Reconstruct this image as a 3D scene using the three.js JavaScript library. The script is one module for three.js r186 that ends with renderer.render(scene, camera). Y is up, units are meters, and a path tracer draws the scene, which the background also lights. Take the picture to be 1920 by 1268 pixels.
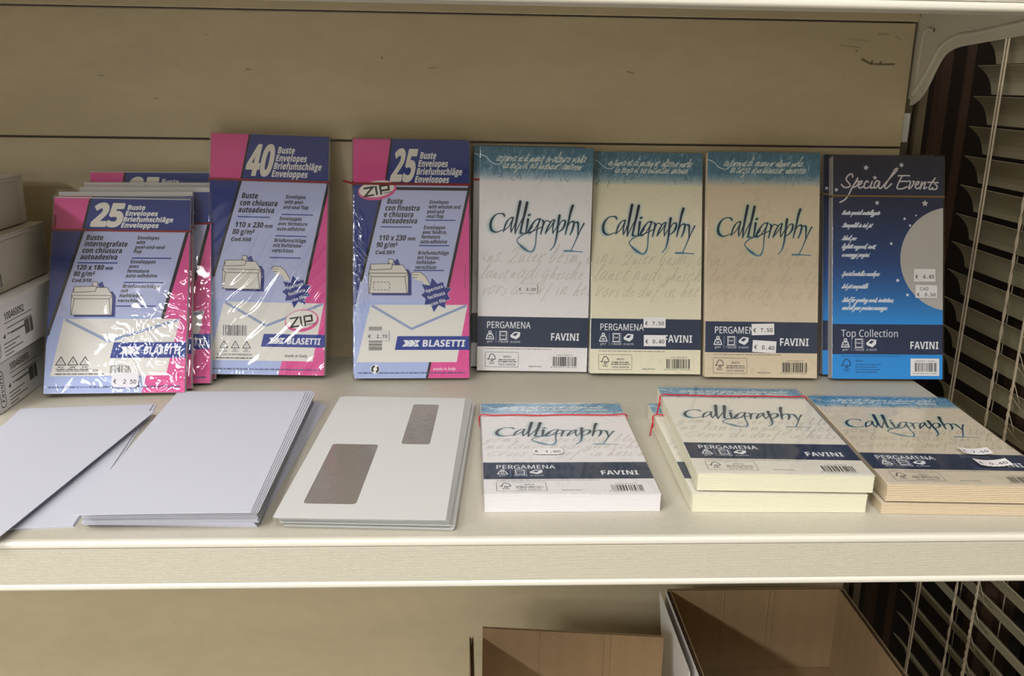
import * as THREE from 'three';
import { mergeGeometries } from 'three/addons/utils/BufferGeometryUtils.js';
import { RoundedBoxGeometry } from 'three/addons/geometries/RoundedBoxGeometry.js';
import { RectAreaLightUniformsLib } from 'three/addons/lights/RectAreaLightUniformsLib.js';
import { createNoise2D, createNoise3D } from 'simplex-noise';

// ------------------------------------------------------------------ camera, light, exposure
const scene = new THREE.Scene();
scene.background = new THREE.Color(0x000000);
const camera = new THREE.PerspectiveCamera(2 * Math.atan(634 / 1700.5) * 180 / Math.PI, 1920 / 1268, 0.02, 40);
{
  const pitch = 0.2764, yaw = 0.0493, roll = 0.0163;
  const fw = new THREE.Vector3(Math.sin(yaw) * Math.cos(pitch), -Math.sin(pitch), -Math.cos(yaw) * Math.cos(pitch));
  const r = new THREE.Vector3().crossVectors(fw, new THREE.Vector3(0, 1, 0)).normalize();
  const u = new THREE.Vector3().crossVectors(r, fw);
  const r2 = r.clone().multiplyScalar(Math.cos(roll)).addScaledVector(u, Math.sin(roll));
  const u2 = u.clone().multiplyScalar(Math.cos(roll)).addScaledVector(r, -Math.sin(roll));
  camera.position.set(-0.0196, 0.283, 0.9241);
  camera.quaternion.setFromRotationMatrix(new THREE.Matrix4().makeBasis(r2, u2, fw.clone().negate()));
}
const renderer = new THREE.WebGLRenderer({ antialias: true });
renderer.toneMapping = THREE.LinearToneMapping;
renderer.toneMappingExposure = 1.55;
renderer.shadowMap.enabled = true;
RectAreaLightUniformsLib.init();

// ceiling fluorescent fittings: [x, z, size along x, size along z, intensity]
const CEIL = 1.70;
const LAMPS = [
  [0.15, 2.05, 0.30, 1.2, 9],
  [-0.62, 1.85, 0.30, 1.2, 9],
  [-1.40, 1.85, 0.30, 1.2, 9],
  [-2.70, 3.60, 0.30, 1.2, 66],
  [-2.70, 5.40, 0.30, 1.2, 66],
];
const LAMP_COLOR = new THREE.Color(0.915, 0.955, 1.0);

// ------------------------------------------------------------------ helpers
let seed = 12345;
const rnd = () => { seed = (seed * 1664525 + 1013904223) >>> 0; return seed / 4294967296; };
const rr = (a, b) => a + (b - a) * rnd();
const noise2 = createNoise2D(rnd), noise3 = createNoise3D(rnd);
const used = {};
function numbered(name) {
  if (!(name in used)) { used[name] = 0; return name; }
  used[name]++; return name + '_' + String(used[name]).padStart(3, '0');
}
function tag(o, label, category, group, kind) {
  if (label) o.userData.label = label;
  if (category) o.userData.category = category;
  if (group) o.userData.group = group;
  if (kind) o.userData.kind = kind;
  return o;
}
function thing(name, label, category, group) {
  const o = new THREE.Group(); o.name = numbered(name); scene.add(o);
  return tag(o, label, category, group);
}
function mesh(name, geo, mat, parent) {
  const m = new THREE.Mesh(Array.isArray(geo) ? mergeGeometries(geo.map(g => (g.index ? g.toNonIndexed() : g))) : geo, mat);
  m.castShadow = m.receiveShadow = true;
  if (parent) { m.name = name; parent.add(m); } else { m.name = numbered(name); scene.add(m); }
  return m;
}
function struct(name, geo, mat) { const m = mesh(name, geo, mat); m.userData.kind = 'structure'; return m; }
const bx = (w, h, d, x = 0, y = 0, z = 0) => new THREE.BoxGeometry(w, h, d).translate(x, y, z);
const span = (x0, x1, y0, y1, z0, z1) => bx(x1 - x0, y1 - y0, z1 - z0, (x0 + x1) / 2, (y0 + y1) / 2, (z0 + z1) / 2);
function tube(pts, r, seg = 24, rad = 6) {
  return new THREE.TubeGeometry(new THREE.CatmullRomCurve3(pts.map(p => new THREE.Vector3(...p))), seg, r, rad, false);
}
const std = (o) => new THREE.MeshStandardMaterial(o);
const lin = (r, g, b) => new THREE.Color().setRGB(r, g, b);
function canvas(w, h) { const c = document.createElement('canvas'); c.width = w; c.height = h; return c; }
function ctex(c) {
  const t = new THREE.CanvasTexture(c); t.colorSpace = THREE.SRGBColorSpace; t.magFilter = THREE.LinearFilter; t.anisotropy = 8; return t;
}
// planar uv in metres from the two larger axes of each face
function metreUV(g, s = 1) {
  g = g.index ? g.toNonIndexed() : g;
  const p = g.attributes.position, uv = new Float32Array(p.count * 2), a = new THREE.Vector3(), b = new THREE.Vector3(), c = new THREE.Vector3(), n = new THREE.Vector3();
  for (let i = 0; i < p.count; i += 3) {
    a.fromBufferAttribute(p, i); b.fromBufferAttribute(p, i + 1); c.fromBufferAttribute(p, i + 2);
    n.crossVectors(b.clone().sub(a), c.clone().sub(a));
    const ax = Math.abs(n.x), ay = Math.abs(n.y), az = Math.abs(n.z);
    [a, b, c].forEach((v, k) => {
      const q = ay >= ax && ay >= az ? [v.x, v.z] : az >= ax ? [v.x, v.y] : [v.z, v.y];
      uv[(i + k) * 2] = q[0] * s; uv[(i + k) * 2 + 1] = q[1] * s;
    });
  }
  g.setAttribute('uv', new THREE.BufferAttribute(uv, 2));
  return g;
}
function noiseTex(size, fn, srgb = true) {
  const d = new Uint8Array(size * size * 4);
  for (let y = 0; y < size; y++) for (let x = 0; x < size; x++) {
    const c = fn(x / size, y / size); const i = (y * size + x) * 4;
    d[i] = c[0]; d[i + 1] = c[1]; d[i + 2] = c[2]; d[i + 3] = 255;
  }
  const t = new THREE.DataTexture(d, size, size);
  t.wrapS = t.wrapT = THREE.RepeatWrapping; t.magFilter = THREE.LinearFilter; t.minFilter = THREE.LinearMipmapLinearFilter; t.generateMipmaps = true;
  if (srgb) t.colorSpace = THREE.SRGBColorSpace;
  t.needsUpdate = true; return t;
}
// seamless noise on a torus-like pair of circles
const tn = (u, v, f, o = 0) => noise3(Math.cos(u * 6.2832) * f + o, Math.sin(u * 6.2832) * f + Math.cos(v * 6.2832) * f, Math.sin(v * 6.2832) * f + o);

// ------------------------------------------------------------------ materials
function speckled(base, amp, grain) {
  return (u, v) => {
    const n = amp * (0.6 * tn(u, v, 0.7) + 0.4 * tn(u, v, 2.5, 9)) + grain * (rnd() - 0.5);
    return base.map(c => Math.max(0, Math.min(255, c * (1 + n))));
  };
}
const paintTex = noiseTex(512, speckled([198, 192, 176], 0.025, 0.03));
const paintBump = noiseTex(512, (u, v) => { const g = 128 + 60 * (rnd() - 0.5) + 40 * tn(u, v, 6); return [g, g, g]; }, false);
const M = {};
M.paint = std({ map: paintTex, roughness: 0.5, bumpMap: paintBump, bumpScale: 0.00006 });
M.rail = std({ color: 0xc9c3b2, roughness: 0.42 });
M.bead = std({ color: 0xe6e1d3, roughness: 0.35 });
M.white = std({ color: 0xebebf0, roughness: 0.9 });
const whiteBump = noiseTex(512, (u, v) => { const g = 128 + 70 * (rnd() - 0.5) + 30 * tn(u, v, 5); return [g, g, g]; }, false);
M.envelope = std({ color: 0xd0d1de, roughness: 0.88, bumpMap: whiteBump, bumpScale: 0.00004 });
M.winEnvelope = std({ color: 0xd6d6d4, roughness: 0.88, bumpMap: whiteBump, bumpScale: 0.00004 });
M.paperWhite = std({ color: 0xf0ecee, roughness: 0.85 });
M.paperCream = std({ color: 0xf1edd4, roughness: 0.85 });
M.paperBeige = std({ color: 0xe2cfb0, roughness: 0.85 });
M.paperGrey = std({ color: 0xdadad8, roughness: 0.85 });
M.paperSilver = std({ color: 0xc9c2c0, roughness: 0.6 });
M.film = new THREE.MeshPhysicalMaterial({ color: 0xffffff, roughness: 0.07, transmission: 1, thickness: 0, ior: 1.55, side: THREE.DoubleSide });
M.filmWild = new THREE.MeshPhysicalMaterial({ color: 0xffffff, roughness: 0.06, transmission: 1, thickness: 0, ior: 2.0, side: THREE.DoubleSide });
M.red = std({ color: 0x8e0f1c, roughness: 0.4 });
M.redBright = std({ color: 0xc0182a, roughness: 0.4 });
M.gold = std({ color: 0x9a7a45, roughness: 0.35, metalness: 0.5 });
M.windowFilm = new THREE.MeshPhysicalMaterial({ color: 0xffffff, roughness: 0.1, transmission: 1, thickness: 0, ior: 1.5, side: THREE.DoubleSide });
M.lining = std({ color: 0x8d857d, roughness: 0.9 });
M.greyMetal = std({ color: 0x6d6350, roughness: 0.45, metalness: 0.2 });
M.darkWood = std({ color: 0x2a2018, roughness: 0.55 });
M.brownBar = std({ color: 0x4a3626, roughness: 0.45 });
M.slat = std({ color: 0xb9af90, roughness: 0.4 });
M.cord = std({ color: 0xb5a68c, roughness: 0.85 });
M.glass = new THREE.MeshPhysicalMaterial({ color: 0xffffff, roughness: 0.02, transmission: 1, thickness: 0, ior: 1.5 });
M.wall = std({ color: 0xbdb7ab, roughness: 0.9 });
M.floor = std({ color: 0x8f877b, roughness: 0.6 });
M.ceiling = std({ color: 0xd6d3cb, roughness: 0.9 });
M.night = std({ color: 0x08090b, roughness: 1 });
M.boxGrey = std({ color: 0xd6d0c4, roughness: 0.8 });
M.boxWhite = std({ color: 0xe4e0dc, roughness: 0.75 });
const kraftTex = noiseTex(512, (u, v) => {
  const n = 0.035 * tn(u, v, 1.2) + 0.05 * (rnd() - 0.5) + 0.012 * Math.sin(u * 6.2832 * 48);
  return [152 * (1 + n), 125 * (1 + n), 91 * (1 + n)];
});
M.kraft = std({ map: kraftTex, roughness: 0.9 });
M.kraftEdge = std({ color: 0x8a6a48, roughness: 0.95 });
M.lamp = std({ color: 0xffffff, emissive: 0xfff4e6, emissiveIntensity: 6 });
M.fitting = std({ color: 0xdedede, roughness: 0.5 });
M.sticker = std({ color: 0xf2efee, roughness: 0.7 });
M.tape = std({ color: 0xc9a96e, roughness: 0.4 });
M.metalTag = std({ color: 0xf4f6f8, roughness: 0.4 });

// ------------------------------------------------------------------ the room
const RX0 = -4.2, RX1 = 0.74, RZ0 = -0.80, RZ1 = 6.8, FY = -1.05, T = 0.1;
struct('floor', span(RX0 - T, RX1 + T, FY - T, FY, RZ0 - T, RZ1 + T), M.floor);
struct('ceiling', span(RX0 - T, RX1 + T, CEIL, CEIL + T, RZ0 - T, RZ1 + T), M.ceiling);
struct('wall_left', span(RX0 - T, RX0, FY, CEIL, RZ0 - T, RZ1 + T), M.wall);
struct('wall_front', span(RX0, RX1, FY, CEIL, RZ1, RZ1 + T), M.wall);
struct('wall_back', span(RX0, RX1, FY, CEIL, RZ0 - T, RZ0), M.darkWood);
const OZ0 = -0.265, OZ1 = 1.7, OY0 = -0.9, OY1 = 1.3;
struct('wall_right', [span(RX1, RX1 + T, FY, CEIL, RZ0 - T, OZ0), span(RX1, RX1 + T, FY, CEIL, OZ1, RZ1 + T), span(RX1, RX1 + T, FY, OY0, OZ0, OZ1), span(RX1, RX1 + T, OY1, CEIL, OZ0, OZ1)], M.darkWood);
{
  const w = new THREE.Group(); w.name = 'window_1'; w.userData.kind = 'structure'; scene.add(w);
  mesh('window_frame', [span(RX1, RX1 + 0.05, OY0, OY1, OZ0, OZ0 + 0.04), span(RX1, RX1 + 0.05, OY0, OY1, OZ1 - 0.04, OZ1), span(RX1, RX1 + 0.05, OY0, OY0 + 0.04, OZ0 + 0.04, OZ1 - 0.04), span(RX1, RX1 + 0.05, OY1 - 0.04, OY1, OZ0 + 0.04, OZ1 - 0.04)], M.brownBar, w);
  mesh('pane', span(RX1 + 0.02, RX1 + 0.024, OY0 + 0.04, OY1 - 0.04, OZ0 + 0.04, OZ1 - 0.04), M.glass, w);
}
// brown frame mouldings in the dark corner behind the rack
{
  const t = new THREE.Group(); t.name = 'trim_1'; t.userData.kind = 'structure'; scene.add(t);
  mesh('moulding', span(RX1 - 0.020, RX1, FY, CEIL, -0.660, -0.630), M.brownBar, t);
  mesh('moulding', span(RX1 - 0.014, RX1, FY, CEIL, -0.555, -0.535), M.brownBar, t);
  mesh('moulding', span(RX1 - 0.012, RX1, FY, CEIL, -0.474, -0.469), M.brownBar, t);
}
// fluorescent ceiling fittings
for (const [x, z, L, W, I] of LAMPS) {
  const f = thing('ceiling_light', 'white fluorescent ceiling fitting over the shop aisle', 'ceiling light', 'fluorescent ceiling lights');
  f.position.set(x, CEIL, z);
  mesh('housing', bx(L + 0.06, 0.05, W + 0.06, 0, -0.025, 0), M.fitting, f);
  mesh('diffuser', bx(L, 0.012, W, 0, -0.056, 0), M.lamp, f);
  const a = new THREE.RectAreaLight(LAMP_COLOR, I, L, W);
  a.position.set(x, CEIL - 0.066, z); a.lookAt(x, CEIL - 1, z); scene.add(a);
}

// ------------------------------------------------------------------ shelving rack
const SX0 = -1.575, SX1 = 0.4255, TX0 = -0.575;
{
  const c = canvas(1024, 1024), g = c.getContext('2d');
  // painted sheet: even beige with scuffs where the photograph shows them
  const img = g.createImageData(1024, 1024);
  for (let y = 0; y < 1024; y++) for (let x = 0; x < 1024; x++) {
    const n = 1 + 0.018 * noise2(x / 170, y / 60) + 0.012 * noise2(x / 40, y / 18 + 50) + 0.02 * (rnd() - 0.5), i = (y * 1024 + x) * 4;
    img.data[i] = 199 * n; img.data[i + 1] = 184 * n; img.data[i + 2] = 151 * n; img.data[i + 3] = 255;
  }
  g.putImageData(img, 0, 0);
  const k = 1024; // panel map covers 1 m: u = x - SX0, v = height
  const X = x => (x - TX0) * k, Y = y => (0.5 - y) * k;
  const mark = (pts, w, a) => { g.strokeStyle = `rgba(45,35,20,${a})`; g.lineWidth = w; g.lineCap = 'round'; g.beginPath(); pts.forEach(([x, y], i) => (i ? g.lineTo(X(x), Y(y)) : g.moveTo(X(x), Y(y)))); g.stroke(); };
  mark([[0.369, 0.309], [0.378, 0.305], [0.392, 0.3045], [0.402, 0.305]], 1.6, 0.75);
  mark([[0.379, 0.306], [0.3795, 0.3075]], 1.6, 0.7); mark([[0.388, 0.3055], [0.3885, 0.307]], 1.6, 0.6);
  mark([[0.382, 0.333], [0.393, 0.333]], 1, 0.4); mark([[0.40, 0.331], [0.406, 0.328]], 1, 0.3);
  mark([[0.345, 0.322], [0.365, 0.320]], 1.2, 0.25); mark([[0.353, 0.328], [0.375, 0.326]], 1, 0.2); mark([[0.362, 0.317], [0.363, 0.3165]], 1.4, 0.5);
  mark([[0.135, 0.2935], [0.142, 0.292]], 1.2, 0.4); mark([[-0.06, 0.293], [-0.05, 0.295]], 1, 0.3); mark([[-0.105, 0.303], [-0.104, 0.302]], 1.3, 0.5);
  mark([[-0.235, 0.290], [-0.231, 0.2895]], 1.3, 0.35); mark([[-0.375, 0.282], [-0.371, 0.2815]], 1.1, 0.3); mark([[-0.325, 0.2615], [-0.321, 0.261]], 1.1, 0.3);
  for (let i = 0; i < 40; i++) { const x = rr(TX0, 0.42), y = rr(-0.45, 0.34), l = rr(0.001, 0.004); mark([[x, y], [x + l, y + rr(-0.0006, 0.0006)]], 1, rr(0.06, 0.2)); }
  mark([[0.03, -0.17], [0.031, -0.2]], 1, 0.18);
  const pt = ctex(c); pt.wrapS = pt.wrapT = THREE.RepeatWrapping;
  M.panel = std({ map: pt, roughness: 0.48, bumpMap: paintBump, bumpScale: 0.00005 });
}
function panelGeo(x0, x1, y0, y1, z0, z1) {
  const r = new RoundedBoxGeometry(x1 - x0, y1 - y0, z1 - z0, 2, 0.0012).translate((x0 + x1) / 2, (y0 + y1) / 2, (z0 + z1) / 2);
  const p = r.attributes.position, uv = r.attributes.uv;
  for (let i = 0; i < p.count; i++) uv.setXY(i, (p.getX(i) - TX0), (p.getY(i) + 0.5));
  return r;
}
const rack = thing('shelving_rack', 'beige metal shop rack back with upright post behind the envelope packs', 'shelving');
mesh('back_panel', panelGeo(SX0, 0.4195, -0.52, 0.2225, -0.014, 0), M.panel, rack);
mesh('back_panel', panelGeo(SX0, 0.4195, 0.2243, 0.3437, -0.014, 0), M.panel, rack);
mesh('back_panel', panelGeo(SX0, 0.4225, 0.3450, 0.47, -0.014, 0), M.panel, rack);
mesh('upright_post', [span(0.4215, 0.4325, FY, 0.75, -0.05, -0.012), span(0.4345, 0.4425, FY, 0.75, -0.05, -0.004), span(0.4215, 0.4425, FY, 0.75, -0.055, -0.048)], M.greyMetal, rack);
tag(mesh('post_sticker', span(0.4232, 0.4308, 0.2285, 0.2575, -0.0122, -0.0112), M.metalTag, rack), 'small white sticker on the post');
mesh('post_sticker', span(0.4232, 0.4308, -0.262, -0.243, -0.0122, -0.0112), M.metalTag, rack);

// shelf: two tray plates, a ribbed front rail between two beads, folded sides
function railGeo(len) {
  const s = new THREE.Shape(), n = 23, top = -0.0055, bot = -0.0300, p = (top - bot) / n;
  s.moveTo(-0.0055, top); s.lineTo(-0.0012, top);
  for (let i = 0; i < n; i++) { const y = top - i * p; s.lineTo(-0.00075, y - p * 0.25); s.lineTo(-0.00075, y - p * 0.6); s.lineTo(-0.0012, y - p * 0.72); s.lineTo(-0.0012, y - p); }
  s.lineTo(-0.0055, bot); s.closePath();
  // shape x is depth (z), y is height; extrude runs along x
  return new THREE.ExtrudeGeometry(s, { depth: len, bevelEnabled: false }).rotateY(-Math.PI / 2).scale(1, 1, 1).translate(len, 0, 0);
}
function bracketShape() {
  const s = new THREE.Shape();
  s.moveTo(0.002, -0.006); s.lineTo(0.39, -0.006); s.lineTo(0.39, -0.026);
  s.lineTo(0.178, -0.0345); s.lineTo(0.105, -0.0385); s.bezierCurveTo(0.085, -0.0395, 0.066, -0.040, 0.054, -0.0475);
  s.bezierCurveTo(0.044, -0.055, 0.040, -0.064, 0.032, -0.074); s.bezierCurveTo(0.024, -0.084, 0.016, -0.090, 0.002, -0.0935); s.closePath();
  return s;
}
function makeShelf(label, yTop, zF = 0.4) {
  const t = thing('shelf', label, 'shelf');
  t.position.set(0, yTop, 0);
  const L = SX1 - SX0;
  mesh('tray', metreUV(span(SX0, SX1, -0.003, 0, 0.002, 0.1886)), M.paint, t);
  mesh('tray', metreUV(span(SX0, SX1, -0.003, 0, 0.1893, zF - 0.0045)), M.paint, t);
  mesh('side_fold', span(SX0, SX0 + 0.002, -0.028, -0.003, 0.004, zF - 0.006), M.paint, t);
  mesh('side_fold', span(SX1 - 0.002, SX1, -0.028, -0.003, 0.004, zF - 0.006), M.paint, t);
  const rail = mesh('front_rail', railGeo(L).translate(SX0, 0, zF), M.rail, t);
  mesh('rail_bead', new RoundedBoxGeometry(L, 0.0055, 0.0062, 3, 0.0024).translate(SX0 + L / 2, -0.00275, zF - 0.0031), M.bead, t);
  mesh('rail_bead', new RoundedBoxGeometry(L, 0.0050, 0.0058, 3, 0.0022).translate(SX0 + L / 2, -0.0325, zF - 0.0029), M.bead, t);
  mesh('bottom_flange', [span(SX0, SX1, -0.035, -0.0335, zF - 0.026, zF - 0.005), new RoundedBoxGeometry(L, 0.006, 0.002, 2, 0.0009).translate(SX0 + L / 2, -0.032, zF - 0.026)], M.paint, t);
  const br = new THREE.ExtrudeGeometry(bracketShape(), { depth: 0.0018, bevelEnabled: true, bevelThickness: 0.0006, bevelSize: 0.0006, bevelSegments: 2, curveSegments: 10 });
  br.rotateY(-Math.PI / 2); // shape x -> z
  const bracket = mesh('bracket', metreUV(br.translate(SX1 - 0.001, 0, 0)), M.paint, t);
  const xs = SX1 - 0.0035;
  mesh('pressed_rib', [tube([[xs, -0.083, 0.006], [xs, -0.072, 0.020], [xs, -0.055, 0.036], [xs, -0.040, 0.050], [xs, -0.0315, 0.075], [xs, -0.030, 0.11], [xs, -0.024, 0.2], [xs, -0.018, 0.36]], 0.0022, 60, 8),
    tube([[xs, -0.072, 0.0105], [xs, -0.045, 0.0115], [xs, -0.026, 0.013], [xs, -0.022, 0.02], [xs, -0.024, 0.034]], 0.0018, 40, 8)], M.paint, bracket);
  mesh('bracket_hook', span(SX1 - 0.0035, SX1 - 0.0008, -0.088, -0.01, -0.02, 0.003), M.paint, bracket);
  return t;
}
makeShelf('beige metal shelf carrying the envelope packs, with ribbed front edge', 0);
makeShelf('upper beige metal shelf above the envelope packs', 0.3595);
makeShelf('lower beige metal shelf under the cardboard boxes', -0.425);

// ------------------------------------------------------------------ venetian blind at the window
{
  const b = thing('venetian_blind', 'olive grey venetian blind with hanging cords beside the shelf', 'blind');
  const BX = 0.62, P = 0.0372, Wd = 0.042, tilt = 56 * Math.PI / 180, z0 = -0.2415, z1 = 1.35, n = 6;
  const pos = [], idx = [];
  const prof = [];
  for (let side = 0; side < 2; side++) for (let i = 0; i <= n; i++) {
    const k = side ? n - i : i, s = k / n, bow = 0.0055 * Math.sin(Math.PI * s), th = side ? -0.0003 : 0.0003;
    const a = s * Wd, o = bow + th; // a along the slat, o towards its upper side
    prof.push([a * Math.cos(tilt) + o * Math.sin(tilt), -a * Math.sin(tilt) + o * Math.cos(tilt)]);
  }
  const sh = new THREE.Shape(prof.map(p => new THREE.Vector2(p[0], p[1])));
  const g = new THREE.ExtrudeGeometry(sh, { depth: z1 - z0, bevelEnabled: false });
  for (let k = -9; k < 27; k++) { const m = mesh('slat', g, M.slat, b); m.position.set(BX, 0.3106 - k * P, z0); }
  mesh('head_rail', span(BX - 0.005, BX + 0.05, 0.655, 0.70, z0, z1), M.slat, b);
  const yT = 0.655;
  for (const z of [-0.1765, -0.1705]) mesh('pull_cord', tube([[BX - 0.006, yT, z], [BX - 0.006, 0.2, z], [BX - 0.007, -0.2, z - 0.002], [BX - 0.008, -0.40, z - 0.004], [BX - 0.008, -0.68, -0.178]], 0.00135, 40, 6), M.cord, b);
  const twisted = (z, y0, y1, x) => {
    const gs = [];
    for (let s = 0; s < 2; s++) { const pts = []; for (let i = 0; i <= 220; i++) { const y = y0 + (y1 - y0) * i / 220, a = i * 0.9 + s * Math.PI; pts.push([x + 0.0009 * Math.cos(a), y, z + 0.0009 * Math.sin(a) + 0.002 * Math.sin(i / 40)]); } gs.push(tube(pts, 0.0010, 440, 5)); }
    return gs;
  };
  mesh('bead_cord', twisted(-0.082, yT, -0.70, BX - 0.012), M.cord, b);
  mesh('bead_cord', twisted(-0.042, -0.05, -0.70, BX - 0.012), M.cord, b);
  for (const z of [-0.054, 0.62]) {
    const gs = [tube([[BX - 0.002, yT, z], [BX - 0.003, 0, z - 0.001], [BX - 0.002, -0.68, z]], 0.0017, 20, 6), tube([[BX + 0.034, yT, z], [BX + 0.034, -0.68, z]], 0.0009, 8, 5)];
    for (let k = -9; k < 27; k++) { const y = 0.3106 - k * P; gs.push(tube([[BX - 0.002, y - 0.004, z], [BX + 0.012, y - 0.021, z + 0.002], [BX + 0.034, y - 0.036, z]], 0.0007, 6, 4)); gs.push(tube([[BX - 0.002, y + 0.012, z], [BX + 0.001, y - 0.004, z + 0.007], [BX + 0.006, y - 0.012, z + 0.003]], 0.0006, 6, 4)); }
    mesh('ladder_string', gs, M.cord, b);
  }
  mesh('ladder_string', tube([[BX + 0.036, yT, -0.15], [BX + 0.036, -0.68, -0.15]], 0.0009, 8, 5), M.cord, b);
}

// ------------------------------------------------------------------ cartons stacked at the left end
function cartonLabel(kind) {
  const W = 640, H = 208, c = canvas(W, H), g = c.getContext('2d');
  g.fillStyle = kind === 0 ? '#c9c3b6' : '#e6e3e0'; g.fillRect(0, 0, W, H);
  g.fillStyle = '#3a3734'; g.strokeStyle = '#3a3734';
  if (kind === 0) {
    for (const [x, y, l] of [[60, 96, 110], [20, 124, 170], [60, 152, 120]]) g.fillRect(x, y, l, 3);
    let x = 178; while (x < 262) { const w = 2 + Math.floor(rnd() * 7); g.fillRect(x, 128, w, 58); x += w + 2 + rnd() * 6; }
    g.font = '15px sans-serif'; g.fillText('8 004957 04', 176, 204);
  } else {
    g.font = 'bold 40px sans-serif'; g.save(); g.translate(112, 52); g.scale(0.82, 1.1); g.fillText(kind === 1 ? '100460092' : '100460093', 0, 0); g.restore();
    g.fillRect(108, 62, 230, 3); g.globalAlpha = 0.7;
    for (const [x, y, l] of [[120, 84, 210], [120, 108, 150], [150, 112, 120], [84, 144, 130], [84, 160, 90], [84, 176, 150], [84, 192, 70]]) g.fillRect(x, y, l, 5);
    g.globalAlpha = 1; g.beginPath(); g.moveTo(84, 118); g.lineTo(104, 104); g.lineTo(104, 124); g.fill();
    g.globalAlpha = 0.75; g.fillRect(262, 92, 40, 62); g.fillRect(306, 92, 26, 62); g.globalAlpha = 1;
    g.save(); g.translate(48, 190); g.rotate(-Math.PI / 2); g.lineWidth = 4; g.beginPath(); g.roundRect(0, -34, 160, 40, 20); g.stroke(); g.font = 'bold italic 34px serif'; g.fillText('Favorit', 18, -3); g.restore();
  }
  return ctex(c);
}
function carton(label, xr, y0, y1, z0, z1, yaw, kind, mat) {
  const t = thing('carton', label, 'box', 'cartons stacked by the back wall');
  const W = 0.125, H = y1 - y0, D = z1 - z0;
  t.position.set(xr - W / 2, y0, (z0 + z1) / 2); t.rotation.y = yaw;
  mesh('box_body', metreUV(new RoundedBoxGeometry(W, H, D, 2, 0.0016).translate(0, H / 2, 0)), mat, t);
  // tuck lid: a sheet folded over the top with a lip down the visible side
  mesh('lid', [new RoundedBoxGeometry(W + 0.001, 0.0014, D + 0.001, 1, 0.0005).translate(0, H + 0.0003, 0), ...(kind === 1 ? [bx(0.0011, 0.0055, D, W / 2 + 0.0004, H - 0.0022, 0)] : [])], mat, t);
  const lw = 0.145, lh = H * 0.9;
  const lg = new THREE.PlaneGeometry(lw, lh).rotateY(Math.PI / 2).translate(W / 2 + 0.0006, H * 0.46, D / 2 - lw / 2 - 0.002);
  mesh('label', lg, std({ map: cartonLabel(kind), roughness: 0.75 }), t);
}
carton('pale carton with a white number label, at the bottom of the stack on the shelf', -0.4225, 0.0003, 0.0465, 0.028, 0.178, 0.02, 2, M.boxWhite);
carton('pale carton with a white number label and open lid edge, second from the shelf', -0.414, 0.0482, 0.0955, 0.028, 0.192, 0.02, 1, M.boxWhite);
carton('grey carton with a printed barcode on its side, third from the shelf', -0.428, 0.0975, 0.1450, 0.036, 0.19, 0.0, 0, M.boxGrey);
carton('plain grey carton on top of the stacked cartons', -0.441, 0.1470, 0.1905, 0.042, 0.20, -0.02, 0, M.boxGrey);

// ------------------------------------------------------------------ corrugated boxes on the lower shelf
function flute(len, amp, pitch, h) {
  const n = Math.round(len / pitch * 8), pos = [], idx = [];
  for (let i = 0; i <= n; i++) { const x = len * i / n, o = amp * Math.sin(i / 8 * 2 * Math.PI); pos.push(x, 0, o, x, -h, o); if (i < n) { const a = i * 2; idx.push(a, a + 1, a + 2, a + 2, a + 1, a + 3); } }
  const g = new THREE.BufferGeometry(); g.setAttribute('position', new THREE.Float32BufferAttribute(pos, 3)); g.setAttribute('uv', new THREE.Float32BufferAttribute(new Array(pos.length / 3 * 2).fill(0), 2)); g.setIndex(idx); g.computeVertexNormals(); return g;
}
M.flute = std({ color: 0x5e4832, roughness: 0.95, side: THREE.DoubleSide });
// a wall of double-liner board: length along local x, height along y (top at 0), thickness along z
function boardWall(parent, len, h, th, mOut, mIn) {
  const w = new THREE.Group(); w.name = 'wall_panel'; parent.add(w);
  const strips = 4, pieces = [];
  mesh('inner_liner', metreUV(bx(len, h, 0.0008, len / 2, -h / 2, th / 2 - 0.0004)), mIn, w);
  mesh('outer_liner', metreUV(bx(len, h, 0.0008, len / 2, -h / 2, -th / 2 + 0.0004)), mOut, w);
  mesh('fluting', [flute(len, th / 4 - 0.0006, 0.0052, h).translate(0, -0.0006, th / 4 - 0.0002), flute(len, th / 4 - 0.0006, 0.0052, h).translate(0, -0.0006, -th / 4 + 0.0002), bx(len, h, 0.0004, len / 2, -h / 2 - 0.0006, 0)], M.flute, w);
  return w;
}
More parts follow.
